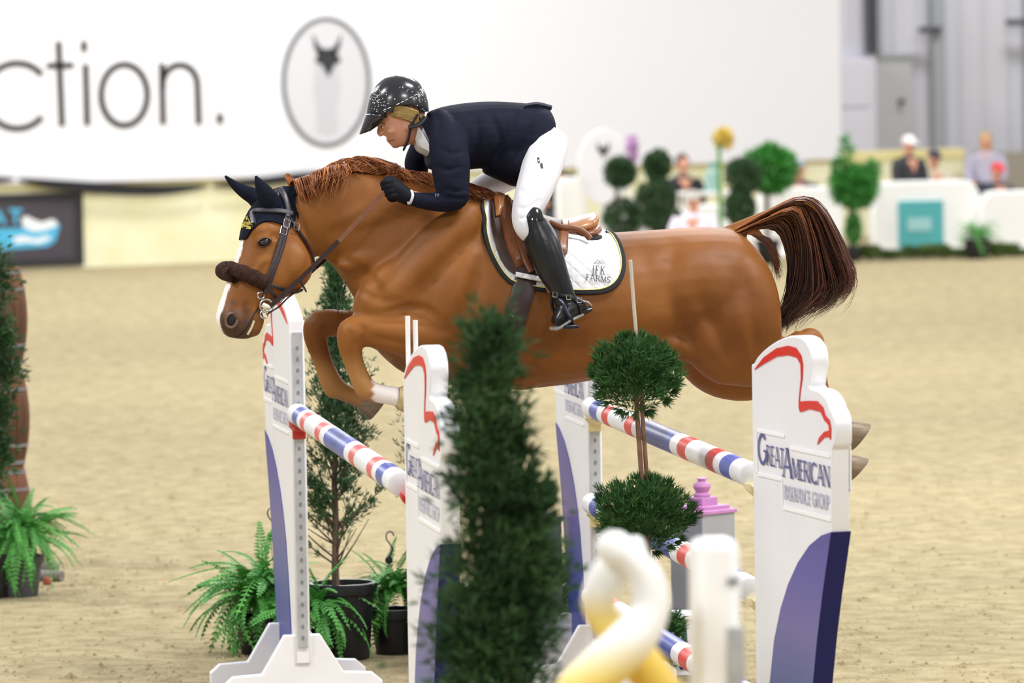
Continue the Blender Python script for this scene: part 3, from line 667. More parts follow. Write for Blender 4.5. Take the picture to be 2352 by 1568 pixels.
# hair
SV = []
def strand(mb, P, r0, n=3, tone=0., root=0.):
    m = len(P); k0 = len(mb.v); mb.tube(P, [r0*(1-.85*(i/(m-1))**1.6) for i in range(m)], n, cap=False)
    for i in range(m): SV.extend([(tone, root*max(0, 1-i/(m-1)*2.6))]*n)
def hair_build(g, name, m):
    o = g.build(name, m, horse, recalc=False, angle=0, kind='stuff')
    for k, nm in enumerate(('tone', 'root')): at = o.data.attributes.new(nm, 'FLOAT', 'POINT'); at.data.foreach_set('value', [q[k] for q in SV])
    SV.clear(); return o
M['mane'] = attr_mat('chestnut_mane', [('tone', 'C07A40')], '6E361C', .45, spec=.4); M['tail'] = attr_mat('dark_tail', [('tone', '6E3E2C'), ('root', '9A5C28')], '28130F', .45, spec=.4)
CREST = [(668, 415), (700, 405), (740, 393), (780, 384), (830, 382), (870, 388), (905, 396), (950, 402), (1000, 412), (1050, 424), (1095, 440)]
g = MB(); rr = random.Random(3)
CS = spline(CREST, 200)
for k in range(1300):
    i = rr.randrange(200); x, y = CS[i]; f_ = i/199; y0 = rr.uniform(-.02, .02); jit = rr.gauss
    if x < 715:      # tuft and short locks falling on the near side
        L = rr.uniform(25, 50); pts = [(x, y, y0), (x+L*.2, y+L*.1-8, y0-.04), (x+L*.45, y+L*.7, y0-.09), (x+L*.55, y+L*1.0, y0-.095)]
    elif x < 800 and rr.random() < .62:
        L = rr.uniform(15, 70)*(1 if rr.random() < .5 else .6); pts = [(x, y, y0), (x-2+L*.1, y-10, y0-.05), (x+jit(2, 6), y+L*.45, y0-.10), (x-6+jit(0, 9), y+L*1.0, y0-.115)]
    elif x < 890:    # flying locks above the crest
        L = rr.uniform(50, 105); h = rr.uniform(8, 28)*math.sin(math.pi*min(1, max(.15, (x-700)/190)))
        pts = [(x-20, y+6, y0-.03), (x+L*.2, y-h, y0-.02), (x+L*.6, y-h*.75, y0-.03+jit(0, .02)), (min(895, x+L)+jit(0, 4), y-h*.2+jit(4, 8), y0-.05+jit(0, .03))]
    else:
        L = rr.uniform(45, 95); h = rr.uniform(4, 20)
        pts = [(x-10, y+8, y0-.03), (x+L*.25, y-h*.6, y0-.04), (x+L*.6, y-h*.1+10, y0-.07), (x+L*.95, y+18+jit(6, 9), y0-.10+jit(0, .02))]
    pts = [(p[0], p[1]+4, p[2]) for p in pts]
    strand(g, [atY(*q) for q in spline(pts, 10)], rr.uniform(.0014, .0036), tone=rr.random()**1.4)
for k in range(90):   # tuft behind the ear bonnet
    a = rr.uniform(-1, 1); strand(g, [atY(*q) for q in spline([(674+a*8, 432, a*.03), (666+a*9, 412, a*.03), (660+a*7+rr.gauss(0, 2), 397+abs(a)*8, a*.025)], 7)], rr.uniform(.0015, .0035), tone=rr.random()*.7)
hair_build(g, 'mane', M['mane'])
TG = [[(1690, 526), (1760, 488), (1835, 457), (1882, 474), (1915, 530), (1940, 590), (1958, 640), (1938, 668)],
      [(1690, 528), (1765, 492), (1840, 462), (1880, 500), (1908, 570), (1935, 640), (1915, 685), (1870, 708)],
      [(1690, 530), (1765, 496), (1838, 470), (1868, 530), (1885, 610), (1890, 665), (1860, 705), (1815, 735)],
      [(1692, 532), (1762, 502), (1825, 485), (1850, 545), (1855, 620), (1845, 680), (1815, 715), (1797, 745)],
      [(1694, 536), (1755, 512), (1805, 508), (1828, 565), (1828, 640), (1815, 695), (1800, 725), (1795, 748)],
      [(1696, 540), (1745, 525), (1785, 530), (1808, 585), (1812, 650), (1806, 700), (1800, 730), (1794, 740)]]
def tail_pts(u, rr, y0, sp):
    k = min(int(u*5), 4); t = u*5-k; out = []
    jx, jy = rr.gauss(0, 4), rr.gauss(0, 4); jy_ = rr.gauss(0, 1)
    for i, (a, b) in enumerate(zip(TG[k], TG[k+1])):
        s_ = i/7; out.append((a[0]+(b[0]-a[0])*t+jx*s_*1.3, a[1]+(b[1]-a[1])*t+jy*s_*1.6, y0+jy_*sp*(.25+s_)))
    return out
g = MB()
locks = [(rr.random(), rr.gauss(0, .02), rr.random(), rr.gauss(0, 9), rr.gauss(0, 9)) for _ in range(46)]
for k in range(2600):
    lk = rr.choice(locks); u = min(.99, max(0, lk[0]+rr.gauss(0, .035))); P = tail_pts(u, rr, lk[1]+rr.gauss(0, .008), .02)
    P = [(p[0]+lk[3]*(i/7)**2, p[1]+lk[4]*(i/7)**2, p[2]) for i, p in enumerate(P)]
    P = spline(P, 20)[rr.randrange(0, 7):rr.randrange(16, 21)]
    if u < .35 and rr.random() < .3: P = P[:-4]
    strand(g, [atY(*q) for q in P], rr.uniform(.0012, .0032), tone=min(1, max(0, lk[2]**2+rr.gauss(0, .18))), root=1 if rr.random() < .8 else .4)
for k in range(220):
    u = rr.random()*.8; P = tail_pts(u, rr, rr.gauss(0, .03), .06); jx, jy = rr.gauss(4, 14), rr.gauss(4, 12)
    P = spline([(p[0]+jx*(i/7)**2.5, p[1]+jy*(i/7)**2.5, p[2]) for i, p in enumerate(P)], 20)[rr.randrange(6, 11):]
    strand(g, [atY(*q) for q in P], rr.uniform(.0008, .0018), tone=rr.random(), root=.3)
for k in range(160):
    P = spline([(1700+rr.uniform(-5, 40), 534-rr.uniform(0, 16), -.03), (1735+rr.uniform(-5, 20), 542, -.05), (1768+rr.uniform(-6, 10), 564+rr.uniform(-8, 8), -.06), (1786+rr.gauss(0, 6), 605+rr.uniform(-15, 40), -.05)], 10)
    strand(g, [atY(*q) for q in P], rr.uniform(.0015, .003), tone=rr.random(), root=2.2)
hair_build(g, 'tail', M['tail'])

# ================================================================== TACK
M['navycloth'] = mat('navy_bonnet_cloth', '10131E', .9, '161B2A', scale=60, bump=.25, bscale=220, spec=.15)
M['strap'] = mat('dark_brown_leather', '35262A', .4, '2A1E20', scale=30, bump=.1)
M['greystrap'] = mat('grey_padded_leather', '3A373E', .4, '2E2B31', scale=30)
M['rubber'] = mat('brown_web_rein', '8A5C44', .6, '7A4E38', scale=40)
M['fleece'] = mat('brown_sheepskin', '33211D', .95, '4B342D', scale=60, bump=1., bscale=160, spec=.1)
M['steel'] = mat('polished_steel', 'C9CACC', .2, metal=.9)
M['yellow'] = mat('yellow_thread', 'C8AE3A', .6)
def onpx(surf, mb, quads, o, ex, ey, lift, y=-.15):
    """lettering laid on a surface; o, ex, ey in pixels"""
    letters(mb, quads, lambda a, b: surf.hit(o[0]+ex[0]*a+ey[0]*b, o[1]+ex[1]*a+ey[1]*b, lift, y)[0])
# ear bonnet
bon = empty('ear_bonnet', atY(620, 470, -.03), 'navy crocheted ear bonnet with yellow lettering on the horse head', 'ear bonnet')
g = MB(); patch(g, HS, [(568, 478), (590, 455), (630, 432), (660, 424), (680, 432)], [(546, 550), (566, 549), (580, 529), (603, 512), (625, 510), (647, 516), (664, 524), (676, 512)], 30, 14, .002, .006, -.04); cp = g.build('cap', M['navycloth'], bon)
# the far half of the cap
def mir(P): q = P.copy(); q.y = -.06-(q.y+.06); return q
g2 = MB(); pts = []
for v in cp.data.vertices:
    p = v.co+bon.location; q = Vector((p.x-.01, -.085-(p.y+.035), p.z)); h, n, i_, d_ = HS.b.find_nearest(q); pts.append(h+n*.006)
g2.add(pts, [list(p.vertices) for p in cp.data.polygons]); g2.build('cap_far_side', M['navycloth'], bon)
g = MB(); limb(g, [(628, 478, -.085, 24, .03), (616, 458, -.09, 25, .034), (605, 438, -.095, 19, .028), (595, 420, -.10, 11, .016), (587, 404, -.10, 2.5, .004)]); g.build('ear_cover', M['navycloth'], bon)
g = MB(); limb(g, [(602, 470, .05, 22, .03), (584, 452, .06, 20, .03), (562, 440, .065, 16, .024), (538, 424, .07, 10, .015), (517, 404, .07, 2.5, .004)]); g.build('ear_cover', M['navycloth'], bon)
g = MB()
Q, e_ = text2d('JFK', 1, 0, .16, .13, .1, False); onpx(HS, g, Q, (562, 512), (8, -3), (-.5, -9), .0105)
Q, e_ = text2d('FARMS', 1, 0, .18, .14, .1, False); onpx(HS, g, Q, (555, 525), (6.5, -2), (-.5, -8), .0105); g.build('lettering', M['yellow'], bon, smooth=False)

br = empty('bridle', atY(640, 560, -.12), 'dark leather bridle with brown sheepskin noseband, metal bit and reins', 'bridle')
def bstrap(name, px, wd, m=None, th=.004, lift=.009, lab=None, n=24):
    g = MB(); strap(g, HS, px, wd, th, n, lift, 3); return g.build(name, m or M['strap'], br, label=lab)
bstrap('browband', [(561, 490), (585, 487), (620, 486), (650, 488), (668, 492)], .019, M['greystrap'], .006, .011)
bstrap('headpiece', [(632, 430), (645, 440), (654, 460), (660, 486), (658, 500)], .022, M['greystrap'], .005, .011)
bstrap('cheekpiece', [(657, 496), (650, 530), (637, 575), (622, 625), (606, 676)], .017)
bstrap('cheekpiece', [(662, 500), (655, 540), (644, 580), (628, 625), (613, 668)], .013)
bstrap('throat_latch', [(664, 505), (684, 533), (702, 562), (714, 592), (717, 620)], .011)
bstrap('flash_strap', [(612, 655), (622, 668), (632, 682), (640, 692)], .012)
bstrap('jaw_strap', [(610, 652), (640, 660), (668, 668), (690, 662)], .014)
for px in ((649, 532), (655, 516), (676, 522), (640, 682)):
    h, n = HS.hit(*px, .014); g = MB(); t = n.cross(Vector((.4, 0, 1))).normalized(); u = n.cross(t)
    g.tube([h+t*a*.012+u*b*.014 for a, b in ((-1, -1), (1, -1), (1, 1), (-1, 1), (-1, -1))], .002, 6); g.build('buckle', M['steel'], br)
# sheepskin roll over the nose
g = MB(); FP = [(612, 652), (596, 644), (575, 634), (552, 626), (533, 622), (519, 621)]
H = [HS.hit(*p, .016, -.2) for p in FP]; P = [h[0] for h in H]
fr = atY(516, 622, -.10); P.append(fr+Vector((-.006, .035, 0))); P.append(atY(524, 618, -.02)); P.append(atY(545, 624, .0)); P.append(atY(580, 640, .005))
P = [Vector(q) for q in spline([tuple(p) for p in P], 30)]
g.tube(P, [.02]+[.029+.0022*math.sin(i*1.9) for i in range(28)]+[.02], 16); g.build('sheepskin_noseband', M['fleece'], br)
# bit
bh = HS.hit(606, 697, .016, -.2)[0]
g = MB(); q = [bh+Vector((math.cos(a)*.024, -.004, math.sin(a)*.024)) for a in [2*math.pi*k/24 for k in range(25)]]; g.tube(q, .0036, 8); g.build('bit_ring', M['steel'], br)
b2 = atY(606, 722, bh.y); g = MB(); q = [b2+Vector((math.cos(a)*.014, -.004, math.sin(a)*.014)) for a in [2*math.pi*k/20 for k in range(21)]]; g.tube(q, .0032, 8); g.build('bit_ring', M['steel'], br)
b3 = atY(599, 678, bh.y); g = MB(); q = [b3+Vector((math.cos(a)*.013, -.004, math.sin(a)*.013)) for a in [2*math.pi*k/20 for k in range(21)]]; g.tube(q, .0032, 8); g.build('bit_ring', M['steel'], br)
g = MB(); g.tube([bh+Vector((-.014, -.006, .004)), bh+Vector((-.003, -.01, -.004)), bh+Vector((.012, .0, -.008))], [.010, .012, .008], 10); g.build('mouthpiece', mat('pale_rubber', 'D9CFC0', .5), br)
# reins (near one runs from bit to hand; far one mirrored)
HAND = atY(884, 440, -.245)
def rein(a, b, m1, m2, sag, nm):
    pts = [a.lerp(b, t)+Vector((0, 0, -sag*math.sin(math.pi*t))) for t in [i/20 for i in range(21)]]
    for sl, m in ((pts[:13], m1), (pts[12:], m2)):
        g = MB(); rg = []
        for i, p in enumerate(sl):
            t = (sl[min(i+1, len(sl)-1)]-sl[max(i-1, 0)]).normalized(); s_ = Vector((0, -1, 0)); u = t.cross(s_).normalized()
            rg.append([p+u*.0085+s_*.002, p-u*.0085+s_*.002, p-u*.0085-s_*.002, p+u*.0085-s_*.002])
        g.loft(rg); g.build(nm, m, br, smooth=False)
rein(atY(618, 706, bh.y-.004), HAND, M['strap'], M['rubber'], .012, 'rein')
rein(atY(618, 706, .01), atY(900, 445, .235), M['strap'], M['rubber'], .012, 'rein')
g = MB(); g.tube([atY(612, 722, bh.y-.004), atY(640, 705, bh.y-.005), atY(662, 683, bh.y-.006), atY(690, 662, bh.y-.008)], .0065, 8, flat=.5); g.build('lower_rein', M['strap'], br)
p = atY(696, 652, bh.y-.012); g = MB(); g.tube([p+Vector((-.012, 0, .026)), p+Vector((-.004, -.004, 0)), p+Vector((.012, 0, -.03))], [.007, .01, .006], 8, flat=.5); g.build('rein_stop', M['strap'], br)
g = MB(); g.tube([atY(801, 606, -.02), atY(792, 655, -.02), atY(774, 722, -.02)], .004, 6, flat=.5); g.build('hanging_strap', M['black'], br)

# saddle pad
def quilt_mat():
    m = mat('white_quilted_cotton', 'DEDEE1', .85); nt = m.node_tree; b = nt.nodes['Principled BSDF']
    tc = nt.nodes.new('ShaderNodeTexCoord'); hs = []
    for ang in (.785, -.785):
        mp = nt.nodes.new('ShaderNodeMapping'); mp.inputs['Rotation'].default_value = (0, ang, 0); wv = nt.nodes.new('ShaderNodeTexWave'); wv.bands_direction = 'X'; wv.inputs['Scale'].default_value = 9; wv.inputs['Distortion'].default_value = 0
        nt.links.new(tc.outputs['Object'], mp.inputs[0]); nt.links.new(mp.outputs[0], wv.inputs[0]); hs.append(wv)
    mn = nt.nodes.new('ShaderNodeMath'); mn.operation = 'MINIMUM'; nt.links.new(hs[0].outputs['Fac'], mn.inputs[0]); nt.links.new(hs[1].outputs['Fac'], mn.inputs[1])
    pw = nt.nodes.new('ShaderNodeMath'); pw.operation = 'POWER'; pw.inputs[1].default_value = .3; nt.links.new(mn.outputs[0], pw.inputs[0])
    bp = nt.nodes.new('ShaderNodeBump'); bp.inputs['Strength'].default_value = .45; bp.inputs['Distance'].default_value = .008
    nt.links.new(pw.outputs[0], bp.inputs['Height']); nt.links.new(bp.outputs[0], b.inputs['Normal']); return m
M['quilt'] = quilt_mat()
M['padtrim'] = mat('black_pad_binding', '15171C', .8); M['piping'] = mat('pale_yellow_piping', 'E8DE8A', .6)
M['saddle'] = mat('brown_saddle_leather', '6B4028', .32, '7E4E32', scale=14, bump=.05, spec=.35); M['tan'] = mat('tan_saddle_leather', '9A6238', .3, 'B27848', scale=12, coat=.3); M['dsaddle'] = mat('dark_saddle_leather', '33201B', .45, '40281F', scale=14, spec=.3); M['girthm'] = mat('brown_girth_leather', '3A2526', .38, '2F1E20', scale=12)
PADB = [(1106, 462), (1108, 505), (1119, 560), (1142, 612), (1166, 642), (1186, 652), (1250, 666), (1320, 671), (1378, 670), (1410, 658), (1428, 632), (1431, 600), (1424, 570), (1412, 548), (1398, 536)]
PADT = [(1112, 456), (1180, 484), (1280, 516), (1350, 530), (1392, 535)]
pad = empty('saddle_pad', atY(1270, 600, -.3), 'white quilted saddle pad with black binding and farm lettering under the saddle', 'saddle pad')
g = MB(); patch(g, HS, PADT, PADB, 60, 26, .002, .010, -.1); pd = g.build('cloth', M['quilt'], pad)
g = MB(); g.add([Vector((v.co.x+pad.location.x, -(v.co.y+pad.location.y), v.co.z+pad.location.z)) for v in pd.data.vertices], [list(p.vertices) for p in pd.data.polygons]); g.build('cloth_far_side', M['quilt'], pad)
g = MB(); strap(g, HS, [(1112, 452)]+PADB[1:]+[(1392, 530)], .018, .009, 110, .006, 2, -.1); g.build('binding', M['padtrim'], pad)
inner = [(p[0]+(1275-p[0])*.035, p[1]+(575-p[1])*.05) for p in PADB]
g = MB(); strap(g, HS, inner, .004, .003, 110, .0135, 2, -.1); g.build('piping', M['piping'], pad)
g = MB(); Q, e1 = text2d('JFK', 1, 0, .12, .07, .3, True); onpx(HS, g, Q, (1357, 633), (14, 1.0), (1.2, -17), .019)
Q, e2 = text2d('FARMS', 1, 0, .12, .07, .2, True); onpx(HS, g, Q, (1345, 646), (13.5, 1.8), (.5, -13), .019)
for pl in ([(1362, 612), (1371, 603), (1376, 608)], [(1373, 606), (1382, 605), (1388, 613)], [(1370, 611), (1376, 608), (1382, 612)]): onpx(HS, g, strokes(pl, 1.1), (0, 0), (1, 0), (0, 1), .019)
g.build('lettering', M['ink'], pad, smooth=False)

# saddle
sd = empty('saddle', atY(1230, 560, -.2), 'brown leather jumping saddle with girth and stirrup on the horse back', 'saddle')
g = MB(); patch(g, HS, [(1150, 455), (1190, 478), (1240, 505), (1290, 520)], [(1122, 470), (1128, 530), (1150, 600), (1180, 632), (1230, 645), (1270, 640), (1292, 600), (1302, 530)], 40, 20, .014, .012, -.1, puff=.006); g.build('flap', M['dsaddle'], sd)
g = MB(); patch(g, HS, [(1128, 468), (1150, 460)], [(1135, 510), (1156, 505)], 8, 8, .02, .02, -.1, puff=.012); g.build('pommel_pad', M['tan'], sd)
g = MB(); patch(g, HS, [(1136, 470), (1146, 520), (1165, 580), (1185, 622)], [(1158, 462), (1170, 510), (1186, 565), (1204, 612)], 24, 10, .024, .012, -.1, puff=.014); g.build('knee_roll', M['saddle'], sd)
g = MB(); strap(g, HS, [(1152, 458), (1160, 490), (1178, 545), (1202, 600), (1218, 632)], (.03, .022), .006, 26, .042, 2, -.1); g.build('stirrup_leather_flap', M['saddle'], sd)
g = MB(); patch(g, HS, [(1285, 520), (1302, 524)], [(1270, 600), (1300, 590)], 10, 14, .022, .012, -.1, puff=.004); g.build('back_flap', M['saddle'], sd)
# seat: pommel - twist - cantle as one shell
SEAT = [((1118, 462), (1124, 492), .05), ((1136, 440), (1142, 500), .075), ((1160, 446), (1166, 512), .09), ((1200, 480), (1206, 530), .11), ((1250, 502), (1256, 545), .15), ((1300, 503), (1306, 540), .175), ((1340, 494), (1342, 535), .16), ((1362, 488), (1362, 528), .11), ((1371, 488), (1372, 512), .05)]
g = MB(); body_loft(g, SEAT); sm_ = remesh(g, .008, 5, .5, M['tan'], 'seat', sd.location); link('seat', sm_, sd)
g = MB(); body_loft(g, [((1285, 524), (1285, 548), .13), ((1320, 520), (1320, 552), .17), ((1355, 514), (1355, 550), .16), ((1376, 512), (1374, 540), .09)]); link('panel', remesh(g, .008, 4, .5, M['saddle'], 'panel', sd.location), sd)
g = MB(); body_loft(g, [((1285, 540), (1285, 556), .14), ((1330, 536), (1330, 558), .185), ((1365, 532), (1365, 556), .17), ((1382, 534), (1380, 550), .1)]); link('panel', remesh(g, .008, 3, .5, M['padtrim'], 'lower_panel', sd.location), sd)
g = MB(); S_ = spline([(1262, 510, -.19), (1290, 522, -.2), (1318, 524, -.2), (1340, 532, -.2), (1356, 548, -.21)], 16); g.tube([atY(*q) for q in S_], .012, 8, flat=.4, up=(0, -1, 0)); g.build('strap', M['saddle'], sd)
# girth, front billet strap, leathers
g = MB(); strap(g, HS, [(1208, 640), (1198, 680), (1182, 735), (1165, 790), (1150, 850), (1150, 892)], .082, .009, 30, .008, 2, -.2); g.build('girth', M['girthm'], sd)
g = MB(); strap(g, HS, [(1183, 634), (1210, 640), (1250, 647)], .018, .004, 16, .035, 1, -.2); g.build('white_keeper', M['quilt'], sd)
h, n = HS.hit(1173, 731, .02); g = MB(); g.tube([h+Vector((math.cos(a)*.011, -.002, math.sin(a)*.014)) for a in [-1.57+3.14*k/10 for k in range(11)]]+[h+Vector((0, -.002, .014)), h+Vector((-.008, -.002, .014))], .0022, 6); g.build('girth_ring', M['steel'], sd)
for (a, b) in (((1222, 580), (1264, 672)), ((1230, 600), (1272, 676))):
    g = MB(); g.tube([atY(*a, -.345), atY((a[0]+b[0])/2, (a[1]+b[1])/2, -.365), atY(*b, -.385)], .009, 8, flat=.3, up=(0, -1, 0)); g.build('stirrup_leather', M['saddle'], sd)

# ================================================================== RIDER
M['jacket'] = mat('navy_riding_jacket', '0C0F20', .8, '101328', scale=20, bump=.9, bscale=9, spec=.2, stretch=(1, .4, 1.6))
M['breech'] = mat('white_breeches', 'DADADE', .75, 'D4D4DA', scale=12, bump=.1, bscale=18)
M['boot'] = mat('black_boot_leather', '0E0F12', .3, '1D1F24', scale=18, bump=.12, bscale=22, spec=.4)
M['glove'] = mat('black_glove', '0C0F18', .7, spec=.2); M['helmet'] = mat('black_helmet_shell', '26262B', .22, coat=.3); M['stud'] = mat('crystal_studs', 'F4F4F4', .15); M['shirt'] = mat('white_shirt_collar', 'E8EAF0', .7)
M['liner'] = mat('black_helmet_lining', '16171A', .7)
M['sole'] = mat('grey_boot_sole', '8D8C84', .6); M['stirrup'] = mat('navy_black_stirrup', '22263A', .3, metal=.4)
rider = empty('person', atY(1200, 480, 0), 'rider in navy jacket, white breeches and black boots crouched over the saddle', 'person')
RO = rider.location
def rpart(mb, name, m, vox=.007, it=5): return link(name, remesh(mb, vox, it, .5, m, name, RO), rider)
def rell(mb, px, py, y, rx, ry, rz, rot=0):
    p = atY(px, py, y); ppm = FPX/((p-CAM).dot(_F)); mb.ell(p, (rx/ppm, ry, rz/ppm), rot=Matrix.Rotation(rot, 3, 'Y'))
# one continuous body: head with face, neck, trunk, arms, hands' cores and legs
b_ = MB()
body_loft(b_, [((893, 195), (935, 190), .04), ((862, 222), (972, 222), .07), ((864, 258), (976, 258), .077), ((871, 280), (970, 284), .074), ((874, 292), (962, 296), .070), ((880, 305), (955, 312), .064), ((890, 318), (950, 322), .055), ((899, 330), (944, 330), .042), ((908, 337), (932, 336), .026)])
limb(b_, [(935, 268, 0, 34, .055), (955, 300, 0, 28, .052), (985, 322, 0, 30, .06)])
limb(b_, [(871, 284, 0, 5, .010), (873, 295, 0, 6, .012), (873, 304, 0, 8, .016), (878, 311, 0, 6, .015)], 3)      # nose
rell(b_, 876, 308, -.014, 5, .008, 5); rell(b_, 876, 308, .014, 5, .008, 5)
rell(b_, 892, 319, 0, 6, .02, 3.6, -.5); rell(b_, 896, 325, 0, 6, .018, 3.6, -.5); rell(b_, 908, 333, 0, 10, .022, 8)      # lips and chin
for sg in (-1, 1):
    rell(b_, 900, 300, sg*.05, 14, .02, 10); rell(b_, 870, 283, sg*.03, 8, .03, 4)
    rell(b_, 938, 288, sg*.074, 7, .008, 12)                                          # ear
body_loft(b_, [((985, 275), (985, 345), .12), ((1040, 255), (1020, 375), .17), ((1120, 248), (1100, 375), .15), ((1200, 256), (1165, 365), .13), ((1245, 290), (1225, 360), .12)])
limb(b_, [(1020, 295, -.16, 30, .045), (1034, 380, -.22, 30, .04), (1040, 450, -.235, 25, .036), (985, 460, -.225, 17, .03), (930, 448, -.215, 15, .026)])
limb(b_, [(1000, 300, .16, 30, .045), (965, 365, .21, 22, .04), (955, 400, .22, 20, .036), (925, 425, .2, 15, .03), (905, 432, .2, 14, .026)])
limb(b_, [(1252, 335, -.08, 35, .06), (1242, 400, -.19, 28, .05), (1218, 470, -.28, 22, .045), (1225, 530, -.345, 26, .05), (1262, 610, -.365, 24, .045), (1298, 690, -.37, 16, .035)])
limb(b_, [(1245, 335, .08, 32, .06), (1170, 402, .2, 20, .045), (1112, 436, .28, 17, .04), (1125, 500, .345, 15, .035), (1190, 600, .36, 22, .045), (1230, 680, .36, 16, .035)])
body = rpart(b_, 'body', M['skin'], .006, 3)
M['lip'] = mat('lips', 'B8605A', .5); M['brow'] = mat('brow_brown', '7A5236', .7); M['eyew'] = mat('eye_white', 'D8D0CC', .3); M['iris'] = mat('iris_dark', '33261F', .2)
BS = Surf(body.data, RO)
g = MB(); strap(g, BS, [(893, 323), (900, 322), (906, 321)], .004, .0015, 8, .0015, 1); g.build('mouth', M['lip'], rider)
for sg in (-1, 1):
    q = atY(879, 292, sg*.034); g = MB(); g.ell(q, (.0055, .009, .0045)); g.build('eye', M['eyew'], rider)
    g = MB(); g.ell(q+Vector((-.0055, -.002 if sg < 0 else .002, 0)), (.0034, .006, .0042)); g.build('iris', M['iris'], rider)
    g = MB(); g.tube([atY(873, 285, sg*.018), atY(875, 283, sg*.035), atY(884, 285, sg*.054)], [.002, .003, .0015], 6); g.build('eyebrow', M['brow'], rider)
# hair at the temple and behind the ear
g = MB(); rr = random.Random(11)
for k in range(260):
    sg = -1 if k % 2 else 1; t = rr.random()
    P = [(898+t*14-6*t, 262-t*22+rr.uniform(-3, 4), sg*.076), (915+t*8, 268-t*24, sg*.087), (938+t*6, 275-t*24, sg*.087), (962, 284-t*22+rr.gauss(0, 3), sg*.078)]
    g.tube([atY(*q) for q in spline(P, 7)], [.004, .005, .005, .005, .005, .004, .002], 4, cap=False)
for k in range(60):
    a = rr.uniform(-1, 1); g.tube([atY(*q) for q in spline([(962, 262, a*.07), (974, 285, a*.06), (976, 300, a*.05)], 5)], .004, 4, cap=False)
g.build('hair', M['hair'], rider, recalc=False, angle=0, kind='stuff')
# helmet
hel = empty('helmet', (0, 0, 0)); hel.parent = rider; hel.location = atY(912, 240, 0)-RO
def hring(front, back, hw, n=32): return ring(front, back, hw, 0, 2.1, 0, n)
HST = [((902, 174), (918, 173), .02), ((882, 181), (944, 178), .052), ((864, 197), (965, 193), .077), ((852, 216), (977, 214), .09), ((846, 238), (983, 236), .096), ((842, 258), (985, 256), .097)]
g = MB(); body_loft(g, HST, 4); 
g.loft([ring((842, 258), (985, 256), .097), ring((843, 268), (986, 275), .096), ring((846, 274), (986, 292), .092)])
# lower rim: cut the shell to the photographed sweep (front low, ear high, nape low)
me = g.mesh('shell', M['helmet'], True, Vector((0, 0, 0)), 60); bm = bmesh.new(); bm.from_mesh(me)
kill = []
for f in bm.faces:
    c = f.calc_center_median(); px, py = proj(c); 
    lim = 276 if px < 868 else 276-(px-868)*.75 if px < 915 else 241+max(0, (px-945))*.55 if px > 945 else 241
    if len(f.verts) > 4 or py > lim: kill.append(f)
bmesh.ops.delete(bm, geom=kill, context='FACES'); bmesh.ops.remove_doubles(bm, verts=bm.verts, dist=.0005); bmesh.ops.recalc_face_normals(bm, faces=bm.faces); bm.to_mesh(me); bm.free()
me.transform(Matrix.Translation(-(RO+hel.location))); sh = link('shell', me, hel); sd_ = sh.modifiers.new('t', 'SOLIDIFY'); sd_.thickness = .012; sd_.offset = -1
# peak
g = MB(); rows = []
for i in range(9):
    t = i/8; row = []
    for j in range(17):
        a = -1+2*j/16; wy = .088*(1-.25*t*t)
        e = (1-a*a)**.5
        fx = 874-32*e-(17*t)*e**.8+4*t*(1-e); fy = 264-6*e+(50*t)*e**.7+18*t*(1-e)
        row.append((fx, fy, a*wy))
    rows.append([atY(*q) for q in row])
vs = [p for r in rows for p in r]; fs = [[i*17+j, i*17+j+1, (i+1)*17+j+1, (i+1)*17+j] for i in range(8) for j in range(16)]
g.add(vs, fs); pk = g.build('peak', M['helmet'], hel); m_ = pk.modifiers.new('t', 'SOLIDIFY'); m_.thickness = .005
HSF = Surf(me, RO+hel.location)
g = MB(); rr = random.Random(5)
for k in range(105):
    z_ = rr.random()
    if z_ < .5: px, py = 873+rr.gauss(0, 9)-rr.random()*12, 228+rr.gauss(0, 13)
    elif z_ < .8: px, py = 966+rr.gauss(0, 7), 218+rr.gauss(0, 14)
    else: px, py = rr.uniform(866, 975), 208+rr.gauss(0, 14)
    h, n, i_, d_ = HSF.b.ray_cast(CAM, ray(px, py).normalized())
    if h is not None: g.ell(h+n*.001, (.0019,)*3, 6, 4)
for k in range(8):
    px, py = 884+k*10, 252-k*4-(k*k)*.12; h, n = HSF.hit(px, py, .002); t = Vector((1, 0, .45)).normalized(); g.tube([h-t*.006, h+t*.006], .0013, 5)
g.build('crystal_studs', M['stud'], hel, kind='stuff')
g = MB()
for dx in (0, 9): g.tube([atY(850+dx*.6-2, 272+dx*.2, -.05+dx*.001), atY(838+dx, 300-dx*.4, -.035-dx*.001)], .0015, 5)
g.build('peak_stripes', M['stud'], hel)
g = MB(); g.tube([atY(*q) for q in spline([(960, 262, -.088), (948, 282, -.086), (942, 300, -.078), (938, 320, -.066), (930, 338, -.03), (928, 341, 0), (930, 338, .03), (938, 318, .066), (945, 290, .082), (960, 262, .086)], 30)], .011, 8, flat=.4); g.build('chin_strap', M['liner'], hel)
g = MB(); g.tube([atY(*q) for q in spline([(975, 270, -.06), (962, 285, -.084), (948, 290, -.088), (938, 292, -.086)], 12)], [.012]*12, 8, flat=.6); g.build('harness', M['liner'], hel)

# shirt collar
g = MB(); body_loft(g, [((975, 268), (950, 332), .062), ((985, 272), (958, 348), .075), ((1000, 280), (985, 362), .09)]); rpart(g, 'shirt', M['shirt'], .007, 3)
g = MB(); A = [atY(*q) for q in [(960, 290, -.07), (954, 320, -.066), (957, 333, -.06)]]; B = [atY(*q) for q in [(968, 300, -.088), (985, 330, -.098), (1002, 356, -.10)]]
g.loft([[a, b, b+Vector((0, -.004, 0)), a+Vector((0, -.004, 0))] for a, b in zip(A, B)]); g.build('collar', M['shirt'], rider)
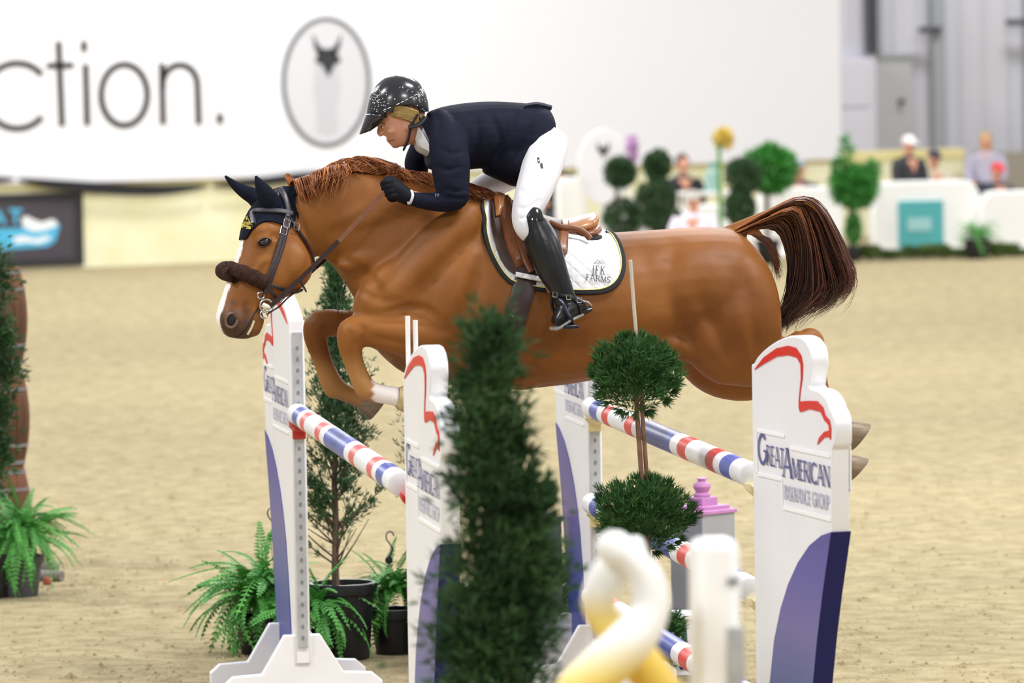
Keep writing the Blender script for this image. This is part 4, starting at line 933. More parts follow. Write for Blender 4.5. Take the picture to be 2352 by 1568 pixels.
# jacket
g = MB()
body_loft(g, [((982, 258), (985, 330), .09), ((996, 252), (980, 362), .145), ((1022, 244), (985, 388), .195), ((1065, 237), (1035, 396), .20), ((1115, 233), (1090, 388), .18), ((1170, 234), (1140, 386), .165), ((1222, 239), (1180, 398), .172), ((1256, 248), (1212, 392), .178), ((1268, 270), (1245, 345), .165), ((1270, 290), (1258, 325), .12)])
body_loft(g, [((1150, 290), (1110, 398), .14), ((1190, 300), (1150, 416), .165), ((1228, 300), (1190, 428), .185), ((1256, 300), (1222, 388), .175), ((1270, 290), (1255, 330), .14)])     # skirt of the jacket
limb(g, [(1010, 262, -.09, 12, .03), (1018, 290, -.145, 32, .05), (1028, 325, -.19, 44, .06), (1034, 370, -.225, 46, .058), (1038, 420, -.24, 42, .053), (1042, 448, -.245, 36, .05)])
limb(g, [(1050, 440, -.245, 34, .05), (1044, 458, -.245, 27, .046), (1015, 464, -.24, 23, .042), (980, 462, -.232, 20, .038), (948, 457, -.228, 17, .035)])
limb(g, [(1005, 270, .09, 12, .03), (1000, 300, .15, 38, .055), (972, 345, .2, 33, .055), (958, 375, .22, 30, .05), (955, 398, .225, 25, .045), (930, 420, .21, 20, .04), (912, 430, .205, 17, .034)])
jk = rpart(g, 'jacket', M['jacket'], .0065, 5)
sculpt(jk.data, [([(1090, 262), (1100, 310), (1085, 370)], 9, .010), ([(1120, 250), (1150, 320), (1130, 380)], 8, .007), ([(1185, 250), (1165, 310), (1140, 375)], 8, .008), ([(1225, 265), (1205, 330), (1170, 385)], 8, .008), ([(1240, 300), (1215, 350), (1190, 400)], 7, -.007), ([(1000, 262), (1010, 285), (1000, 310)], 6, .005), ([(1015, 430), (1045, 440), (1068, 436)], 5, .006), ([(1020, 448), (1050, 455), (1070, 455)], 4, .005), ([(1000, 380), (1030, 390), (1065, 380)], 6, .005), ([(1010, 340), (1040, 352), (1070, 345)], 7, .004), ([(965, 450), (968, 462), (965, 474)], 4, .003)], RO)
g = MB(); A = spline([(1205, 238, 0), (1235, 234, 0), (1268, 242, 0)], 8)      # vent flap lifted at the back
g.loft([[atY(x, y, a*.10*(1-.5*i/7))+Vector((0, 0, -.008*a*a)) for a in (-1, -.5, 0, .5, 1)]+[atY(x-2, y+7, a*.10*(1-.5*i/7))+Vector((0, 0, -.008*a*a)) for a in (1, .5, 0, -.5, -1)] for i, (x, y, z) in enumerate(A)]); g.build('vent_flap', M['jacket'], rider)
g = MB(); A = spline([(968, 285, -.09), (984, 318, -.118), (1003, 356, -.12)], 8); B = spline([(984, 268, -.115), (1002, 310, -.15), (1012, 350, -.15)], 8)
g.loft([[atY(*a), atY(*b), atY(*b)+Vector((0, -.008, 0)), atY(*a)+Vector((0, -.008, 0))] for a, b in zip(A, B)]); g.build('lapel', M['jacket'], rider)
JS = Surf(jk.data, RO); g = MB(); g2 = None
for a in range(2):
    onpx(JS, g, strokes([(1001+a*6, 444), (1000+a*6, 452)], 2.2), (0, 0), (1, 0), (0, 1), .001, -.28)
onpx(JS, g, strokes([(999, 448), (1010, 447)], 2), (0, 0), (1, 0), (0, 1), .001, -.28); g.build('sleeve_patch', mat('sleeve_patch', '5A5E84', .6), rider)
# breeches
g = MB()
body_loft(g, [((1240, 262), (1205, 365), .15), ((1268, 278), (1218, 395), .17), ((1288, 310), (1240, 400), .16), ((1296, 340), (1262, 390), .11)])
limb(g, [(1262, 325, -.09, 46, .09), (1250, 365, -.15, 48, .088), (1238, 405, -.205, 46, .082), (1222, 450, -.265, 41, .075), (1208, 490, -.31, 33, .066), (1206, 518, -.335, 27, .058), (1222, 540, -.345, 25, .052)])
limb(g, [(1255, 325, .09, 46, .09), (1205, 375, .15, 40, .085), (1160, 408, .21, 33, .078), (1115, 428, .28, 30, .07), (1095, 450, .33, 27, .06), (1108, 480, .345, 26, .055)])
bc = rpart(g, 'breeches', M['breech'], .007, 4)
sculpt(bc.data, [([(1275, 330), (1255, 370), (1220, 385)], 7, .006), ([(1285, 350), (1262, 395), (1230, 410)], 6, .005), ([(1250, 420), (1225, 440), (1190, 440)], 6, .004), ([(1245, 455), (1215, 475), (1188, 480)], 5, .005), ([(1220, 490), (1205, 500), (1190, 500)], 4, .004)], RO)
BCS = Surf(bc.data, RO); g = MB()
for (x, y) in ((1236, 362), (1243, 375)): onpx(BCS, g, strokes([(x, y), (x+2, y+12)], 5), (0, 0), (1, 0), (0, 1), .0015, -.28)
g.build('hip_mark', M['ink'], rider, smooth=False)
# boots
def boot(st, foot_, name, y):
    g = MB(); limb(g, st); limb(g, foot_); bt = rpart(g, name, M['boot'], .006, 4); return bt
b1 = boot([(1232, 478, -.345, 12, .03), (1226, 500, -.35, 26, .05), (1232, 525, -.352, 34, .056), (1246, 560, -.36, 40, .06), (1262, 605, -.368, 38, .058), (1280, 645, -.372, 31, .05), (1293, 675, -.374, 27, .044), (1302, 700, -.376, 26, .04)],
     [(1340, 700, -.37, 18, .032), (1318, 704, -.378, 25, .038), (1300, 716, -.385, 24, .042), (1284, 732, -.39, 18, .044), (1272, 744, -.392, 10, .036)], 'boot', -.37)
g = MB(); limb(g, [(1335, 722, -.372, 5, .034), (1318, 730, -.378, 6, .038), (1298, 742, -.386, 6, .044), (1278, 754, -.39, 5, .042), (1266, 754, -.392, 4, .03)], 4, 14); g.build('boot_sole', M['sole'], rider)
g = MB(); limb(g, [(1330, 716, -.372, 8, .033), (1345, 712, -.37, 9, .034), (1356, 708, -.368, 6, .028)]); g.build('boot_heel', M['boot'], rider)
boot([(1100, 462, .345, 26, .052), (1125, 510, .355, 34, .056), (1160, 570, .362, 34, .056), (1195, 640, .366, 27, .045), (1212, 685, .368, 25, .04)], [(1250, 690, .364, 18, .032), (1220, 702, .37, 24, .04), (1196, 722, .376, 17, .044), (1184, 734, .378, 9, .034)], 'boot', .37)
BTS = Surf(b1.data, RO)
g = MB(); strap(g, BTS, [(1280, 675), (1300, 682), (1322, 686), (1340, 694)], .016, .004, 14, .004, 1, -.42); strap(g, BTS, [(1318, 686), (1330, 700), (1334, 718)], .012, .003, 10, .004, 1, -.42); g.build('spur_strap', M['boot'], rider)
for px in ((1304, 682), (1328, 692), (1277, 674)):
    g = MB(); h, n = BTS.hit(*px, .01, -.42); g.tube([h+Vector((a*.008, -.002, b*.009)) for a, b in ((-1, -1), (1, -1), (1, 1), (-1, 1), (-1, -1))], .0018, 6); g.build('boot_buckle', M['steel'], rider)
g = MB(); g.tube([atY(1338, 690, -.41), atY(1352, 694, -.405), atY(1358, 700, -.38)], [.003, .003, .005], 6); g.build('spur', M['steel'], rider)
g = MB(); patch(g, BTS, [(1222, 484), (1240, 484)], [(1212, 506), (1248, 506)], 8, 8, .001, .004, -.4); g.build('boot_top_patent', mat('black_patent', '0D0D10', .08, coat=1), rider)
# stirrup (part of the saddle)
g = MB(); g.tube([atY(*q) for q in spline([(1270, 680, -.385), (1290, 690, -.435), (1302, 715, -.45), (1314, 735, -.445), (1316, 746, -.40)], 20)], .0075, 8, flat=.6)
g.tube([atY(*q) for q in spline([(1270, 680, -.385), (1268, 700, -.345), (1280, 728, -.335), (1300, 742, -.345), (1316, 748, -.38)], 16)], .007, 8, flat=.6)
g.build('stirrup_iron', M['stirrup'], sd)
g = MB(); p = atY(1304, 749, -.395); g.box(p, (.05, .11, .014), rz=.2); g.build('stirrup_tread', M['stirrup'], sd, bevel=.004)

# gloves: palm, four curled fingers, thumb closed on the rein
def glove(side, dpx=0, dpy=0):
    y = -.228*(-side) if side > 0 else -.228
    y = side*.228; g = MB(); q = lambda x, yy, o, r, ry: (x+dpx, yy+dpy, y+side*o, r, ry)
    limb(g, [q(950, 458, 0, 17, .033), q(935, 452, 0, 19, .032), q(915, 440, 0, 22, .03), q(898, 430, 0, 20, .028), q(888, 424, -.004, 14, .022)])
    for k, (fx, fy) in enumerate(((884, 417), (887, 427), (892, 438), (899, 449))):
        r = (8.2, 8.6, 8.2, 7.2)[k]; rr_ = (.0105, .011, .0105, .0095)[k]
        limb(g, [q(fx+16, fy, .018, r, rr_), q(fx+2, fy+1, .024, r, rr_), q(fx-4, fy+4, .012, r*.98, rr_), q(fx-1, fy+9, -.008, r*.92, rr_*.95), q(fx+10, fy+10, -.018, r*.8, rr_*.85)], 4, 10)
    limb(g, [q(918, 424, -.012, 10, .014), q(904, 414, -.012, 9, .0125), q(892, 411, 0, 8, .011), q(882, 414, .012, 6.5, .009)], 4, 10)
    return rpart(g, 'glove', M['glove'], .0042, 2)
gl = glove(-1); glove(1, 18, 4)
GS = Surf(gl.data, RO); g = MB(); strap(g, GS, [(936, 474), (944, 462), (948, 448), (944, 438)], .010, .002, 10, .003, 1, -.28); g.build('glove_cuff_tab', mat('glove_tab_white', 'C9CCD4', .5), rider)

# ================================================================== PLANTS
RP = random.Random(21)
def tuft(mb, p, d, L, n, wd, spread=.5):
    d = Vector(d).normalized()
    for _ in range(n):
        q = (d+Vector((RP.gauss(0, spread), RP.gauss(0, spread), RP.gauss(0, spread)))).normalized(); l = L*RP.uniform(.6, 1.15)
        s_ = q.cross(Vector((RP.gauss(0, 1), RP.gauss(0, 1), RP.gauss(0, 1)))).normalized()*wd
        m_ = p+q*l*.5; mb.add([p, m_+s_, p+q*l, m_-s_], [[0, 1, 2, 3]])
def foliage(mb, name, m, parent): return mb.build(name, m, parent, smooth=False, recalc=False, kind='stuff')
def pot(root, r, h, m=None, lip=.012):
    b = root.location; g = MB(); g.lathe([(r*.78, 0), (r*.8, .005), (r*.97, h-.05), (r+lip*.4, h-.045), (r+lip, h-.01), (r+lip*.8, h), (r*.93, h), (r*.9, h-.05)], b, 28); g.build('pot', m or M['black'], root)
    g = MB(); g.lathe([(.001, h-.045), (r*.91, h-.05)], b, 28, cap=False); g.build('soil', M['soil'], root)
def on_ground(px, depth_y): p = atY(px, 900, depth_y); return Vector((p.x, depth_y, 0))
# far juniper in the big black pot
tr = empty('potted_juniper', atZ(790, 1512), 'sparse juniper tree in a large black pot behind the front rail', 'tree')
b0 = tr.location; pot(tr, .142, .335)
def tz(py, px=775): return atY(px, py, b0.y).z
def tp(px, py, dy=0.): return atY(px, py, b0.y+dy)
trunk = [(772, 1362), (770, 1300), (771, 1200), (768, 1100), (772, 1000), (770, 850), (772, 700), (770, 600)]
g = MB(); g.tube([tp(*q) for q in spline(trunk, 24)], [.018-.012*i/23 for i in range(24)], 8); g.build('trunk', M['bark'], tr)
g = MB(); tips = []
for k in range(46):
    py = RP.uniform(1000, 1310); up = RP.uniform(40, 140); dx = RP.choice((-1, 1))*RP.uniform(30, 105)*(1 if py > 1080 else .6)
    q = spline([(771, py, 0), (771+dx*.45, py-up*.4, RP.uniform(-.05, .05)), (771+dx, py-up, RP.uniform(-.12, .12))], 6); P = [tp(*a) for a in q]
    g.tube(P, [.005, .0045, .004, .003, .0025, .0015], 5, cap=False); tips.append((P, dx))
g.build('branches', M['bark'], tr, recalc=False, kind='stuff')
g = MB()
for k in range(2600):
    t = RP.random(); py = 595+t*420; wpx = 16+34*min(1, t*2.2)+14*math.sin(py*.045)+ (10 if t > .7 else 0)
    a = RP.gauss(0, .55); p = tp(771+a*wpx, py, RP.gauss(0, .5)*wpx/600); tuft(g, p, (a*.6, RP.gauss(0, .3), .9), .035, 4, .0026, .45)
for P, dx in tips:
    dens = 6 if P[-1].z > tz(1130) else (4 if RP.random() < .55 else 0)
    for j in range(2, 6):
        for _ in range(dens*2): tuft(g, P[j]+Vector((RP.gauss(0, .015), RP.gauss(0, .015), RP.gauss(0, .015))), (dx*.01, 0, .8), .034, 4, .0026, .5)
foliage(g, 'foliage', M['conif'], tr)
# second slim juniper mostly behind the near wing and the blurred conifer
t2 = empty('potted_juniper', atZ(1010, 1500), 'slim juniper in a black pot half hidden behind the blurred conifer', 'tree'); b1_ = t2.location; pot(t2, .13, .30)
g = MB(); g.tube([b1_+Vector((.0, 0, .27)), b1_+Vector((.01, 0, 1.15))], [.015, .006], 8); g.build('trunk', M['bark'], t2)
g = MB()
for k in range(1500):
    t = RP.random(); a = RP.gauss(0, .5); w_ = .05+.09*math.sin(math.pi*min(1, .15+t*.8)); p = b1_+Vector((a*w_, RP.gauss(0, .5)*w_, .55+.66*(1-t))); tuft(g, p, (a*.6, RP.gauss(0, .3), .9), .034, 4, .0026, .5)
foliage(g, 'foliage', M['conif'], t2)
t3 = empty('potted_shrub', atZ(1225, 1500), 'leafy dark shrub in a black pot beside the foot of the far back wing', 'shrub'); pot(t3, .13, .25)
g = MB()
for k in range(1400):
    a = RP.uniform(0, 6.28); r_ = .17*RP.random()**.5; z_ = .16+RP.random()*.36; tuft(g, t3.location+Vector((r_*math.cos(a), r_*math.sin(a), z_-r_*.7)), (math.cos(a), math.sin(a), .3), .04, 3, .006, .5)
foliage(g, 'foliage', M['box'], t3)

# blurred conifer close to the lens
nc = empty('conifer', on_ground(1150, -6.3), 'tall dark spire conifer rising in front of the girth, partly over the near front wing', 'tree')
n0 = nc.location
def np_(px, py, dy=0.): return atY(px, py, n0.y+dy)
ppn = FPX/((np_(1150, 1200)-CAM).dot(_F))
g = MB(); g.tube([n0, np_(1150, 1500), np_(1150, 1200), np_(1135, 900), np_(1128, 770)], [.03, .026, .02, .012, .005], 8); g.build('trunk', M['bark'], nc)
g = MB()
LUMP = [(1128, 800, 66, 80), (1115, 900, 62, 90), (1105, 1000, 68, 90), (1150, 990, 55, 70), (1195, 1030, 30, 50), (1120, 1110, 75, 90), (1170, 1160, 75, 100), (1215, 1190, 55, 80), (1150, 1280, 105, 110), (1210, 1310, 80, 90), (1130, 1400, 110, 110), (1190, 1430, 85, 90), (1110, 1500, 95, 100), (1150, 1600, 110, 120), (1120, 1750, 120, 140), (1180, 1900, 120, 150)]
for cx, cy, rx, ry in LUMP:
    for k in range(int(rx*ry/18)):
        a, b, c = RP.gauss(0, .5), RP.gauss(0, .5), RP.gauss(0, .5)
        p = np_(cx+a*rx, cy+b*ry, c*rx/ppn); tuft(g, p, (a, c, .7-b*.3), .045, 4, .0034, .45)
for (x, y) in ((1130, 742), (1100, 770), (1155, 780), (1262, 1125), (1075, 880)):
    for k in range(50): tuft(g, np_(x+RP.gauss(0, 10), y+RP.uniform(0, 50), RP.gauss(0, .02)), (0, 0, 1), .05, 4, .003, .3)
foliage(g, 'foliage', M['conif2'], nc)
pot(nc, .16, .3)

# two-ball topiary in front of the horse
tpz = empty('topiary', on_ground(1490, -1.15), 'two-ball topiary on a thin twin stem with a stake, in front of the horse barrel', 'topiary tree')
q0 = tpz.location
def qp(px, py, dy=0.): return atY(px, py, q0.y+dy)
ppq = FPX/((qp(1470, 1000)-CAM).dot(_F)); pot(tpz, .14, .26)
g = MB(); g.tube([qp(1448, 597), qp(1455, 690), qp(1464, 800)], .0065, 8); g.build('stake', zramp('stake_paint', [(1.35, '7A4A36'), (1.5, '8E6B58'), (1.58, 'BFB7AA')]), tpz)
for dx, w_ in ((0, .009), (12, .008)):
    g = MB(); g.tube([qp(1492+dx*.3, 1420), qp(1482+dx*.6, 1250), qp(1474+dx, 1100), qp(1464+dx, 960), qp(1458+dx, 850)], w_, 8); g.build('stem', M['stem'], tpz)
for cx, cy, rx, ry, ex in ((1460, 862, 92, 84, 0), (1478, 1185, 104, 82, 12)):
    g = MB()
    for k in range(2300):
        a = RP.uniform(0, 6.28); z_ = RP.uniform(-1, 1); r_ = (1-z_*z_)**.5; s_ = RP.random()**.33
        x_, y_, zz = r_*math.cos(a)*s_, r_*math.sin(a)*s_, z_*s_
        if zz < -.55 and RP.random() < .6: continue
        lump = 1+.16*math.sin(a*3+cx)*math.cos(z_*5)+.08*math.sin(a*7+z_*9)
        p = qp(cx+x_*rx*lump, cy-zz*ry*lump, y_*rx/ppq*lump); tuft(g, p, (x_*.8, y_*.8, .55+.5*zz), .038, 5, .0022, .38)
    for k in range(44):
        a = RP.uniform(0, 6.28); p = qp(cx+math.cos(a)*rx*.98, cy-math.sin(a)*ry*.98)
        for _ in range(6): tuft(g, p, (math.cos(a)*.6, RP.gauss(0, .3), math.sin(a)*.5+.3), .045, 4, .0022, .3)
    foliage(g, 'foliage_ball', M['topi'], tpz)
# low greenery behind the lowest rail
lg = empty('potted_shrub', atZ(1500, 1560), 'small dark shrub at the lowest back rail under the topiary', 'shrub'); pot(lg, .09, .14)
g = MB()
for k in range(1100):
    a = RP.uniform(0, 6.28); r_ = .13*RP.random()**.5; tuft(g, lg.location+Vector((r_*math.cos(a), r_*math.sin(a), .12+RP.random()*.2-r_*.4)), (math.cos(a), math.sin(a), .5), .04, 3, .004, .45)
foliage(g, 'foliage', M['topi'], lg)

# ferns: fronds share a few meshes
def frond_mesh(L, droop, nl, wd, seed, m):
    r = random.Random(seed); mb = MB(); N = 10
    ax = [Vector((L*t*(1-.25*droop*t), 0, L*(.55*t-droop*t*t))) for t in [i/(N-1) for i in range(N)]]
    mb.tube(ax, [.0022]*(N-1)+[.001], 4, cap=False)
    for k in range(nl):
        t = .08+.9*k/nl; x = t*(N-1); i = min(int(x), N-2); p = ax[i].lerp(ax[i+1], x-i); d = (ax[i+1]-ax[i]).normalized()
        l = .85*wd*math.sin(math.pi*min(1, .18+.82*t)**.8)*r.uniform(.85, 1.1)+.006; b = L/nl*.46
        for sg in (-1, 1):
            e = p+Vector((0, sg*l, 0))+d*l*.35+Vector((0, 0, -l*r.uniform(.05, .35))); m1 = p.lerp(e, .4)
            mb.add([p, m1+d*b, e, m1-d*b*.6], [[0, 1, 2, 3]])
    return mb.mesh('frond', m, False, recalc=False)
FM = [frond_mesh(.30, dr, 19, .030, i, M['fern'] if i % 2 == 0 else M['fern2']) for i, dr in enumerate((.5, .8, 1.0, 1.2, 1.4, .35))]
def fern(root, h, n, scl, spread=1., zmin=0):
    for k in range(n):
        a = 2.399*k+RP.gauss(0, .3); t = k/n; i = min(5, int(RP.random()*5.99)); s_ = scl*RP.uniform(.75, 1.2)
        tilt = -1.1+2.0*t+RP.gauss(0, .15)
        mw = Matrix.Translation((RP.gauss(0, .02), RP.gauss(0, .02), h)) @ Matrix.Rotation(a, 4, 'Z') @ Matrix.Rotation(tilt*.8, 4, 'Y') @ Matrix.Rotation(RP.gauss(0, .3), 4, 'X') @ Matrix.Scale(s_, 4)
        link('frond', FM[i], root, mw)
def hook(root, p):
    g = MB(); pts = [(-.012, .10), (-.004, .118), (.012, .12), (.022, .105), (.02, .085), (.006, .065), (-.004, .045), (.004, .02), (.012, .0)]
    g.tube([p+Vector((-x, 0, z)) for x, z in spline(pts, 22)], [.005+.003*(i > 14) for i in range(22)], 8, flat=.6); g.ell(p+Vector((-.012, 0, -.005)), (.017, .006, .018)); g.build('hanging_hook', M['black'], root)
    for dx in (-.012, 0, .012):
        g = MB(); g.tube([p+Vector((-.012, 0, -.01)), p+Vector((dx*4, dx, -.16))], .0015, 5); g.build('hanger_wire', M['stem'], root)
F1 = empty('potted_fern', atZ(600, 1500), 'bright green fern spilling wide behind the far front wing', 'fern'); pot(F1, .11, .17); fern(F1, .25, 130, 1.22)
hook(F1, F1.location+Vector((.065, .02, .52)))
F2 = empty('potted_fern', atZ(725, 1515)+Vector((0, -.05, 0)), 'fern tucked between the far front wing and the large black pot', 'fern'); pot(F2, .09, .13); fern(F2, .22, 90, .98)
F3 = empty('potted_fern', atZ(905, 1500), 'fern with a black hanging hook beside the large black pot', 'fern'); pot(F3, .1, .2); fern(F3, .28, 90, .85); hook(F3, F3.location+Vector((-.005, -.02, .42)))
F4 = empty('potted_fern', atZ(45, 1368), 'bright fern in a grey-black pot at the foot of the barrel stack', 'fern'); pot(F4, .115, .2, mat('grey_pot', '4A4A50', .5)); fern(F4, .3, 120, 1.08)
F5 = empty('potted_fern', atZ(1290, 1478), 'small fern behind the foot of the far back wing', 'fern'); pot(F5, .09, .15); fern(F5, .2, 50, .6)

# ================================================================== BARRELS
M['stave'] = mat('oak_stave', '7A4C2C', .6, '52321E', scale=14, bump=.4, bscale=30, stretch=(1, 1, .15)); M['hoop'] = mat('grey_iron_hoop', '8D8A92', .4, metal=.5); M['bhead'] = mat('barrel_head_wood', 'A88468', .7, '8C6A50', scale=20)
def barrel(h, R0, R1, loc, label):
    root = empty('barrel', loc, label, 'barrel', 'stacked wooden barrels'); N = 14
    prof = [(R0+(R1-R0)*math.sin(math.pi*i/8)**.9 if 0 < i < 8 else R0, h*i/8) for i in range(9)]
    me = None
    for k in range(N):
        if me is None:
            g = MB(); a0, a1 = -.93*math.pi/N, .93*math.pi/N
            rg = []
            for r_, z_ in prof: rg.append([Vector((rr_*math.cos(a), rr_*math.sin(a), z_)) for rr_, a in ((r_-.012, a0), (r_, a0), (r_+.001, 0), (r_, a1), (r_-.012, a1))])
            g.loft(rg); me = g.mesh('stave', M['stave'])
        link('stave', me, root, Matrix.Rotation(2*math.pi*k/N, 4, 'Z'))
    for t, wd in ((.05, .02), (.22, .016), (.78, .016), (.95, .02)):
        i = min(7, int(t*8)); r_ = prof[i][0]+(prof[i+1][0]-prof[i][0])*(t*8-i); g = MB(); g.lathe([(r_-.004, t*h-wd/2), (r_+.005, t*h-wd/2), (r_+.005, t*h+wd/2), (r_-.004, t*h+wd/2)], loc, 32, cap=False); g.build('hoop', M['hoop'], root)
    for z_ in (.02, h-.015):
        g = MB(); g.lathe([(.001, z_-.01), (R0-.013, z_-.01), (R0-.013, z_), (.001, z_)], loc, 28, cap=False); g.build('barrel_head', M['bhead'], root)
    return root
bb = atZ(22, 1300); bh_ = (atY(22, 612, bb.y).z)/3
for k, lb in enumerate(('wooden barrel standing on the sand, lowest of the stack behind the potted fern', 'wooden barrel in the middle of the stack', 'wooden barrel on top of the stack')):
    barrel(bh_, .085, .122, bb+Vector((0, 0, k*bh_)), lb)
bt2 = atZ(-75, 1290)
for k, lb in enumerate(('wooden barrel on the sand, lowest of the second stack beside the conifer', 'wooden barrel resting on another, top of the shorter second stack')): barrel(bh_, .085, .122, bt2+Vector((0, 0, k*bh_)), lb)
lc = empty('conifer', atZ(-28, 1372), 'dark green conifer standing in front of the barrel stacks', 'tree'); l0 = lc.location; pot(lc, .12, .22)
g = MB(); g.tube([l0+Vector((0, 0, .2)), l0+Vector((0, 0, 1.6))], [.02, .005], 8); g.build('trunk', M['bark'], lc)
g = MB()
for cx, cy, rx, ry in ((-5, 640, 30, 70), (0, 790, 30, 60), (10, 860, 40, 45), (-5, 950, 30, 60), (0, 1040, 24, 50), (-40, 800, 50, 150), (-40, 1050, 50, 120)):
    for k in range(int(rx*ry/8)):
        a, b, c = RP.gauss(0, .5), RP.gauss(0, .5), RP.gauss(0, .5); tuft(g, atY(cx+a*rx, cy+b*ry, l0.y-.05+c*rx/520), (a, c, .5), .045, 4, .004, .45)
foliage(g, 'foliage', M['conif'], lc)
g = MB(); c = atZ(115, 1335); g.tube([c+Vector((-.05, .05, .028)), c+Vector((.06, -.02, .028))], .028, 14); tag(g.build('log', mat('grey_log', '8E8A84', .8, '6E6A62', scale=30)), 'short grey log lying beside the potted fern', 'log')
g = MB(); c = atZ(118, 1318); g.tube([c+Vector((-.06, .10, .03)), c+Vector((.04, .06, .03))], .022, 14); tag(g.build('log', bpy.data.materials['grey_log']), 'thinner grey log behind the short log', 'log')
g = MB(); c = atZ(112, 1341)+Vector((-.01, -.03, 0)); g.lathe([(.016, 0), (.024, .006), (.02, .03), (.008, .04)], c, 7); tag(g.build('terracotta_piece', mat('terracotta', '9A4A34', .7)), 'small reddish terracotta piece next to the grey log', 'debris')

# ================================================================== FILLERS UNDER THE JUMP
M['pgrey'] = mat('grey_pillar_paint', 'A6A8AC', .5, '9EA0A5', scale=6); M['ppink'] = mat('mauve_paint', 'BE7FB8', .45, 'C88CC2', scale=8)
def pillar(loc, label, rot):
    root = empty('pillar', loc, label, 'pillar', 'grey pillars with mauve finials'); rz = rot
    g = MB(); loc = loc+Vector((0, 0, DZ)); g.box(loc+Vector((0, 0, .26-DZ/2)), (.2, .2, .52+DZ), rz=rz); g.build('shaft', M['pgrey'], root, bevel=.006)
    g = MB(); g.box(loc+Vector((0, 0, 0.5202)), (.215, .215, .018), rz=rz); g.box(loc+Vector((0, 0, 0.5350)), (.17, .17, .022), rz=rz); g.build('cap_slab', M['ppink'], root, bevel=.004)
    g = MB(); g.box(loc+Vector((0, 0, 0.5609)), (.095, .095, .04), rz=rz); g.build('cap_block', M['ppink'], root, bevel=.004)
    g = MB(); g.lathe([(.03, 0.5794), (.037, 0.5831), (.037, 0.5927), (.026, 0.6001), (.034, 0.6127), (.039, 0.6253), (.034, 0.6386), (.018, 0.6475), (.016, 0.6534), (.022, 0.6571), (.02, 0.6623), (.001, 0.6630)], loc, 24); g.build('finial', M['ppink'], root)
pb = atY(1612, 1110, 2.6); pillar(Vector((pb.x, 2.6, 0)), 'grey square pillar with mauve urn finial beyond the stacked back rails', .62)
pb = atY(1213, 1130, 2.45); pillar(Vector((pb.x, 2.45, 0)), 'grey square pillar with mauve urn finial behind the blurred conifer', .62)
fb = atZ(1612, 1552); fl = empty('filler_box', fb, 'white box filler with blue curves standing behind the lowest rail', 'jump filler')
g = MB(); g.box(fb+Vector((0, .09, .12)), (.26, .16, .24)); g.build('box', M['white'], fl, bevel=.006)
g = MB(); g.box(fb+Vector((0, .09, .25)), (.29, .19, .025)); g.build('lid', M['white'], fl, bevel=.006)
for x0 in (-.09, -.01, .07):
    g = MB(); g.prism([(x0, .03), (x0+.04, .03), (x0+.035, .12), (x0+.03, .21), (x0+.012, .21), (x0+.012, .13), (x0-.012, .10)], lambda u, v, w_: fb+Vector((u, .01-w_, v)), 0, .004); g.build('blue_curve', M['navy'], fl, smooth=False)

# ================================================================== FOREGROUND STANDARD
FY = -8.7
pp = FPX/((atY(1500, 1400, FY)-CAM).dot(_F))
b_ = on_ground(1650, FY); st = empty('jump_standard', b_, 'plain white square post with rounded top and grey track, blurred and close', 'jump standard')
zt_ = atY(1650, 1240, FY).z; wd_ = 108/pp
c_ = atY(1651, 1400, FY); g = MB(); g.box(Vector((c_.x, FY+.05, zt_/2)), (wd_, .1, zt_)); g.build('post', M['whitep'], st, bevel=.022)
g = MB(); p = atY(1690, 1400, FY-.004); zz = atY(1690, 1440, FY).z; g.box(Vector((p.x, FY-.002, zz/2)), (.034, .008, zz)); g.build('track', M['track'], st, smooth=False)
p = atY(1685, 1333, FY-.004); g = MB(); g.box(p, (.026, .008, .012)); g.build('slot', M['hole'], st, bevel=.002)
g = MB(); foot(g, b_+Vector((0, .05, 0)), (1, 0, 0), .25, .4, .06); g.build('foot', M['white'], st, smooth=False, bevel=.006)
M['ombre'] = zramp('white_to_yellow_paint', [(.6, 'E8A818'), (atY(1430, 1590, FY).z, 'EDB42E'), (atY(1430, 1520, FY).z, 'F6DC7E'), (atY(1430, 1430, FY).z, 'F8F7F4'), (1.8, 'F8F8F8')], .45)
M['ombre2'] = zramp('white_to_deep_yellow_paint', [(.6, 'E8A818'), (atY(1430, 1500, FY).z, 'F0CE5E'), (atY(1430, 1400, FY).z, 'F2DA82'), (atY(1430, 1335, FY).z, 'F8F7F4'), (1.8, 'F8F8F8')], .45)
tw = empty('twisted_sculpture', on_ground(1425, FY-.15), 'blurred twisted sculpture of two white necks fading to yellow beside the white post', 'sculpture')
def vine(pts, name, m):
    S = spline(pts, 48); g = MB(); P = [atY(q[0], q[1], FY-.15+q[2]) for q in S]; g.tube(P, [q[3]/pp for q in S], 18); 
    return link(name, remesh(g, .006, 4, .5, m, name, tw.location), tw)
vine([(1482, 1258, .03, 26), (1462, 1266, .03, 38), (1420, 1296, .03, 46), (1385, 1345, .03, 42), (1374, 1385, .04, 38), (1388, 1420, .05, 38), (1440, 1480, .05, 46), (1500, 1560, .06, 50), (1560, 1680, .06, 48), (1580, 1850, .05, 46), (1560, 2100, .02, 46), (1560, 2700, .0, 46)], 'twisted_stem', M['ombre2'])
vine([(1392, 1240, .0, 26), (1408, 1256, -.02, 42), (1448, 1282, -.03, 34), (1486, 1330, -.03, 40), (1492, 1400, -.03, 46), (1450, 1470, -.04, 54), (1380, 1540, -.04, 56), (1310, 1620, -.04, 54), (1290, 1760, -.04, 50), (1320, 2000, -.02, 48), (1330, 2700, 0, 46)], 'twisted_stem', M['ombre'])

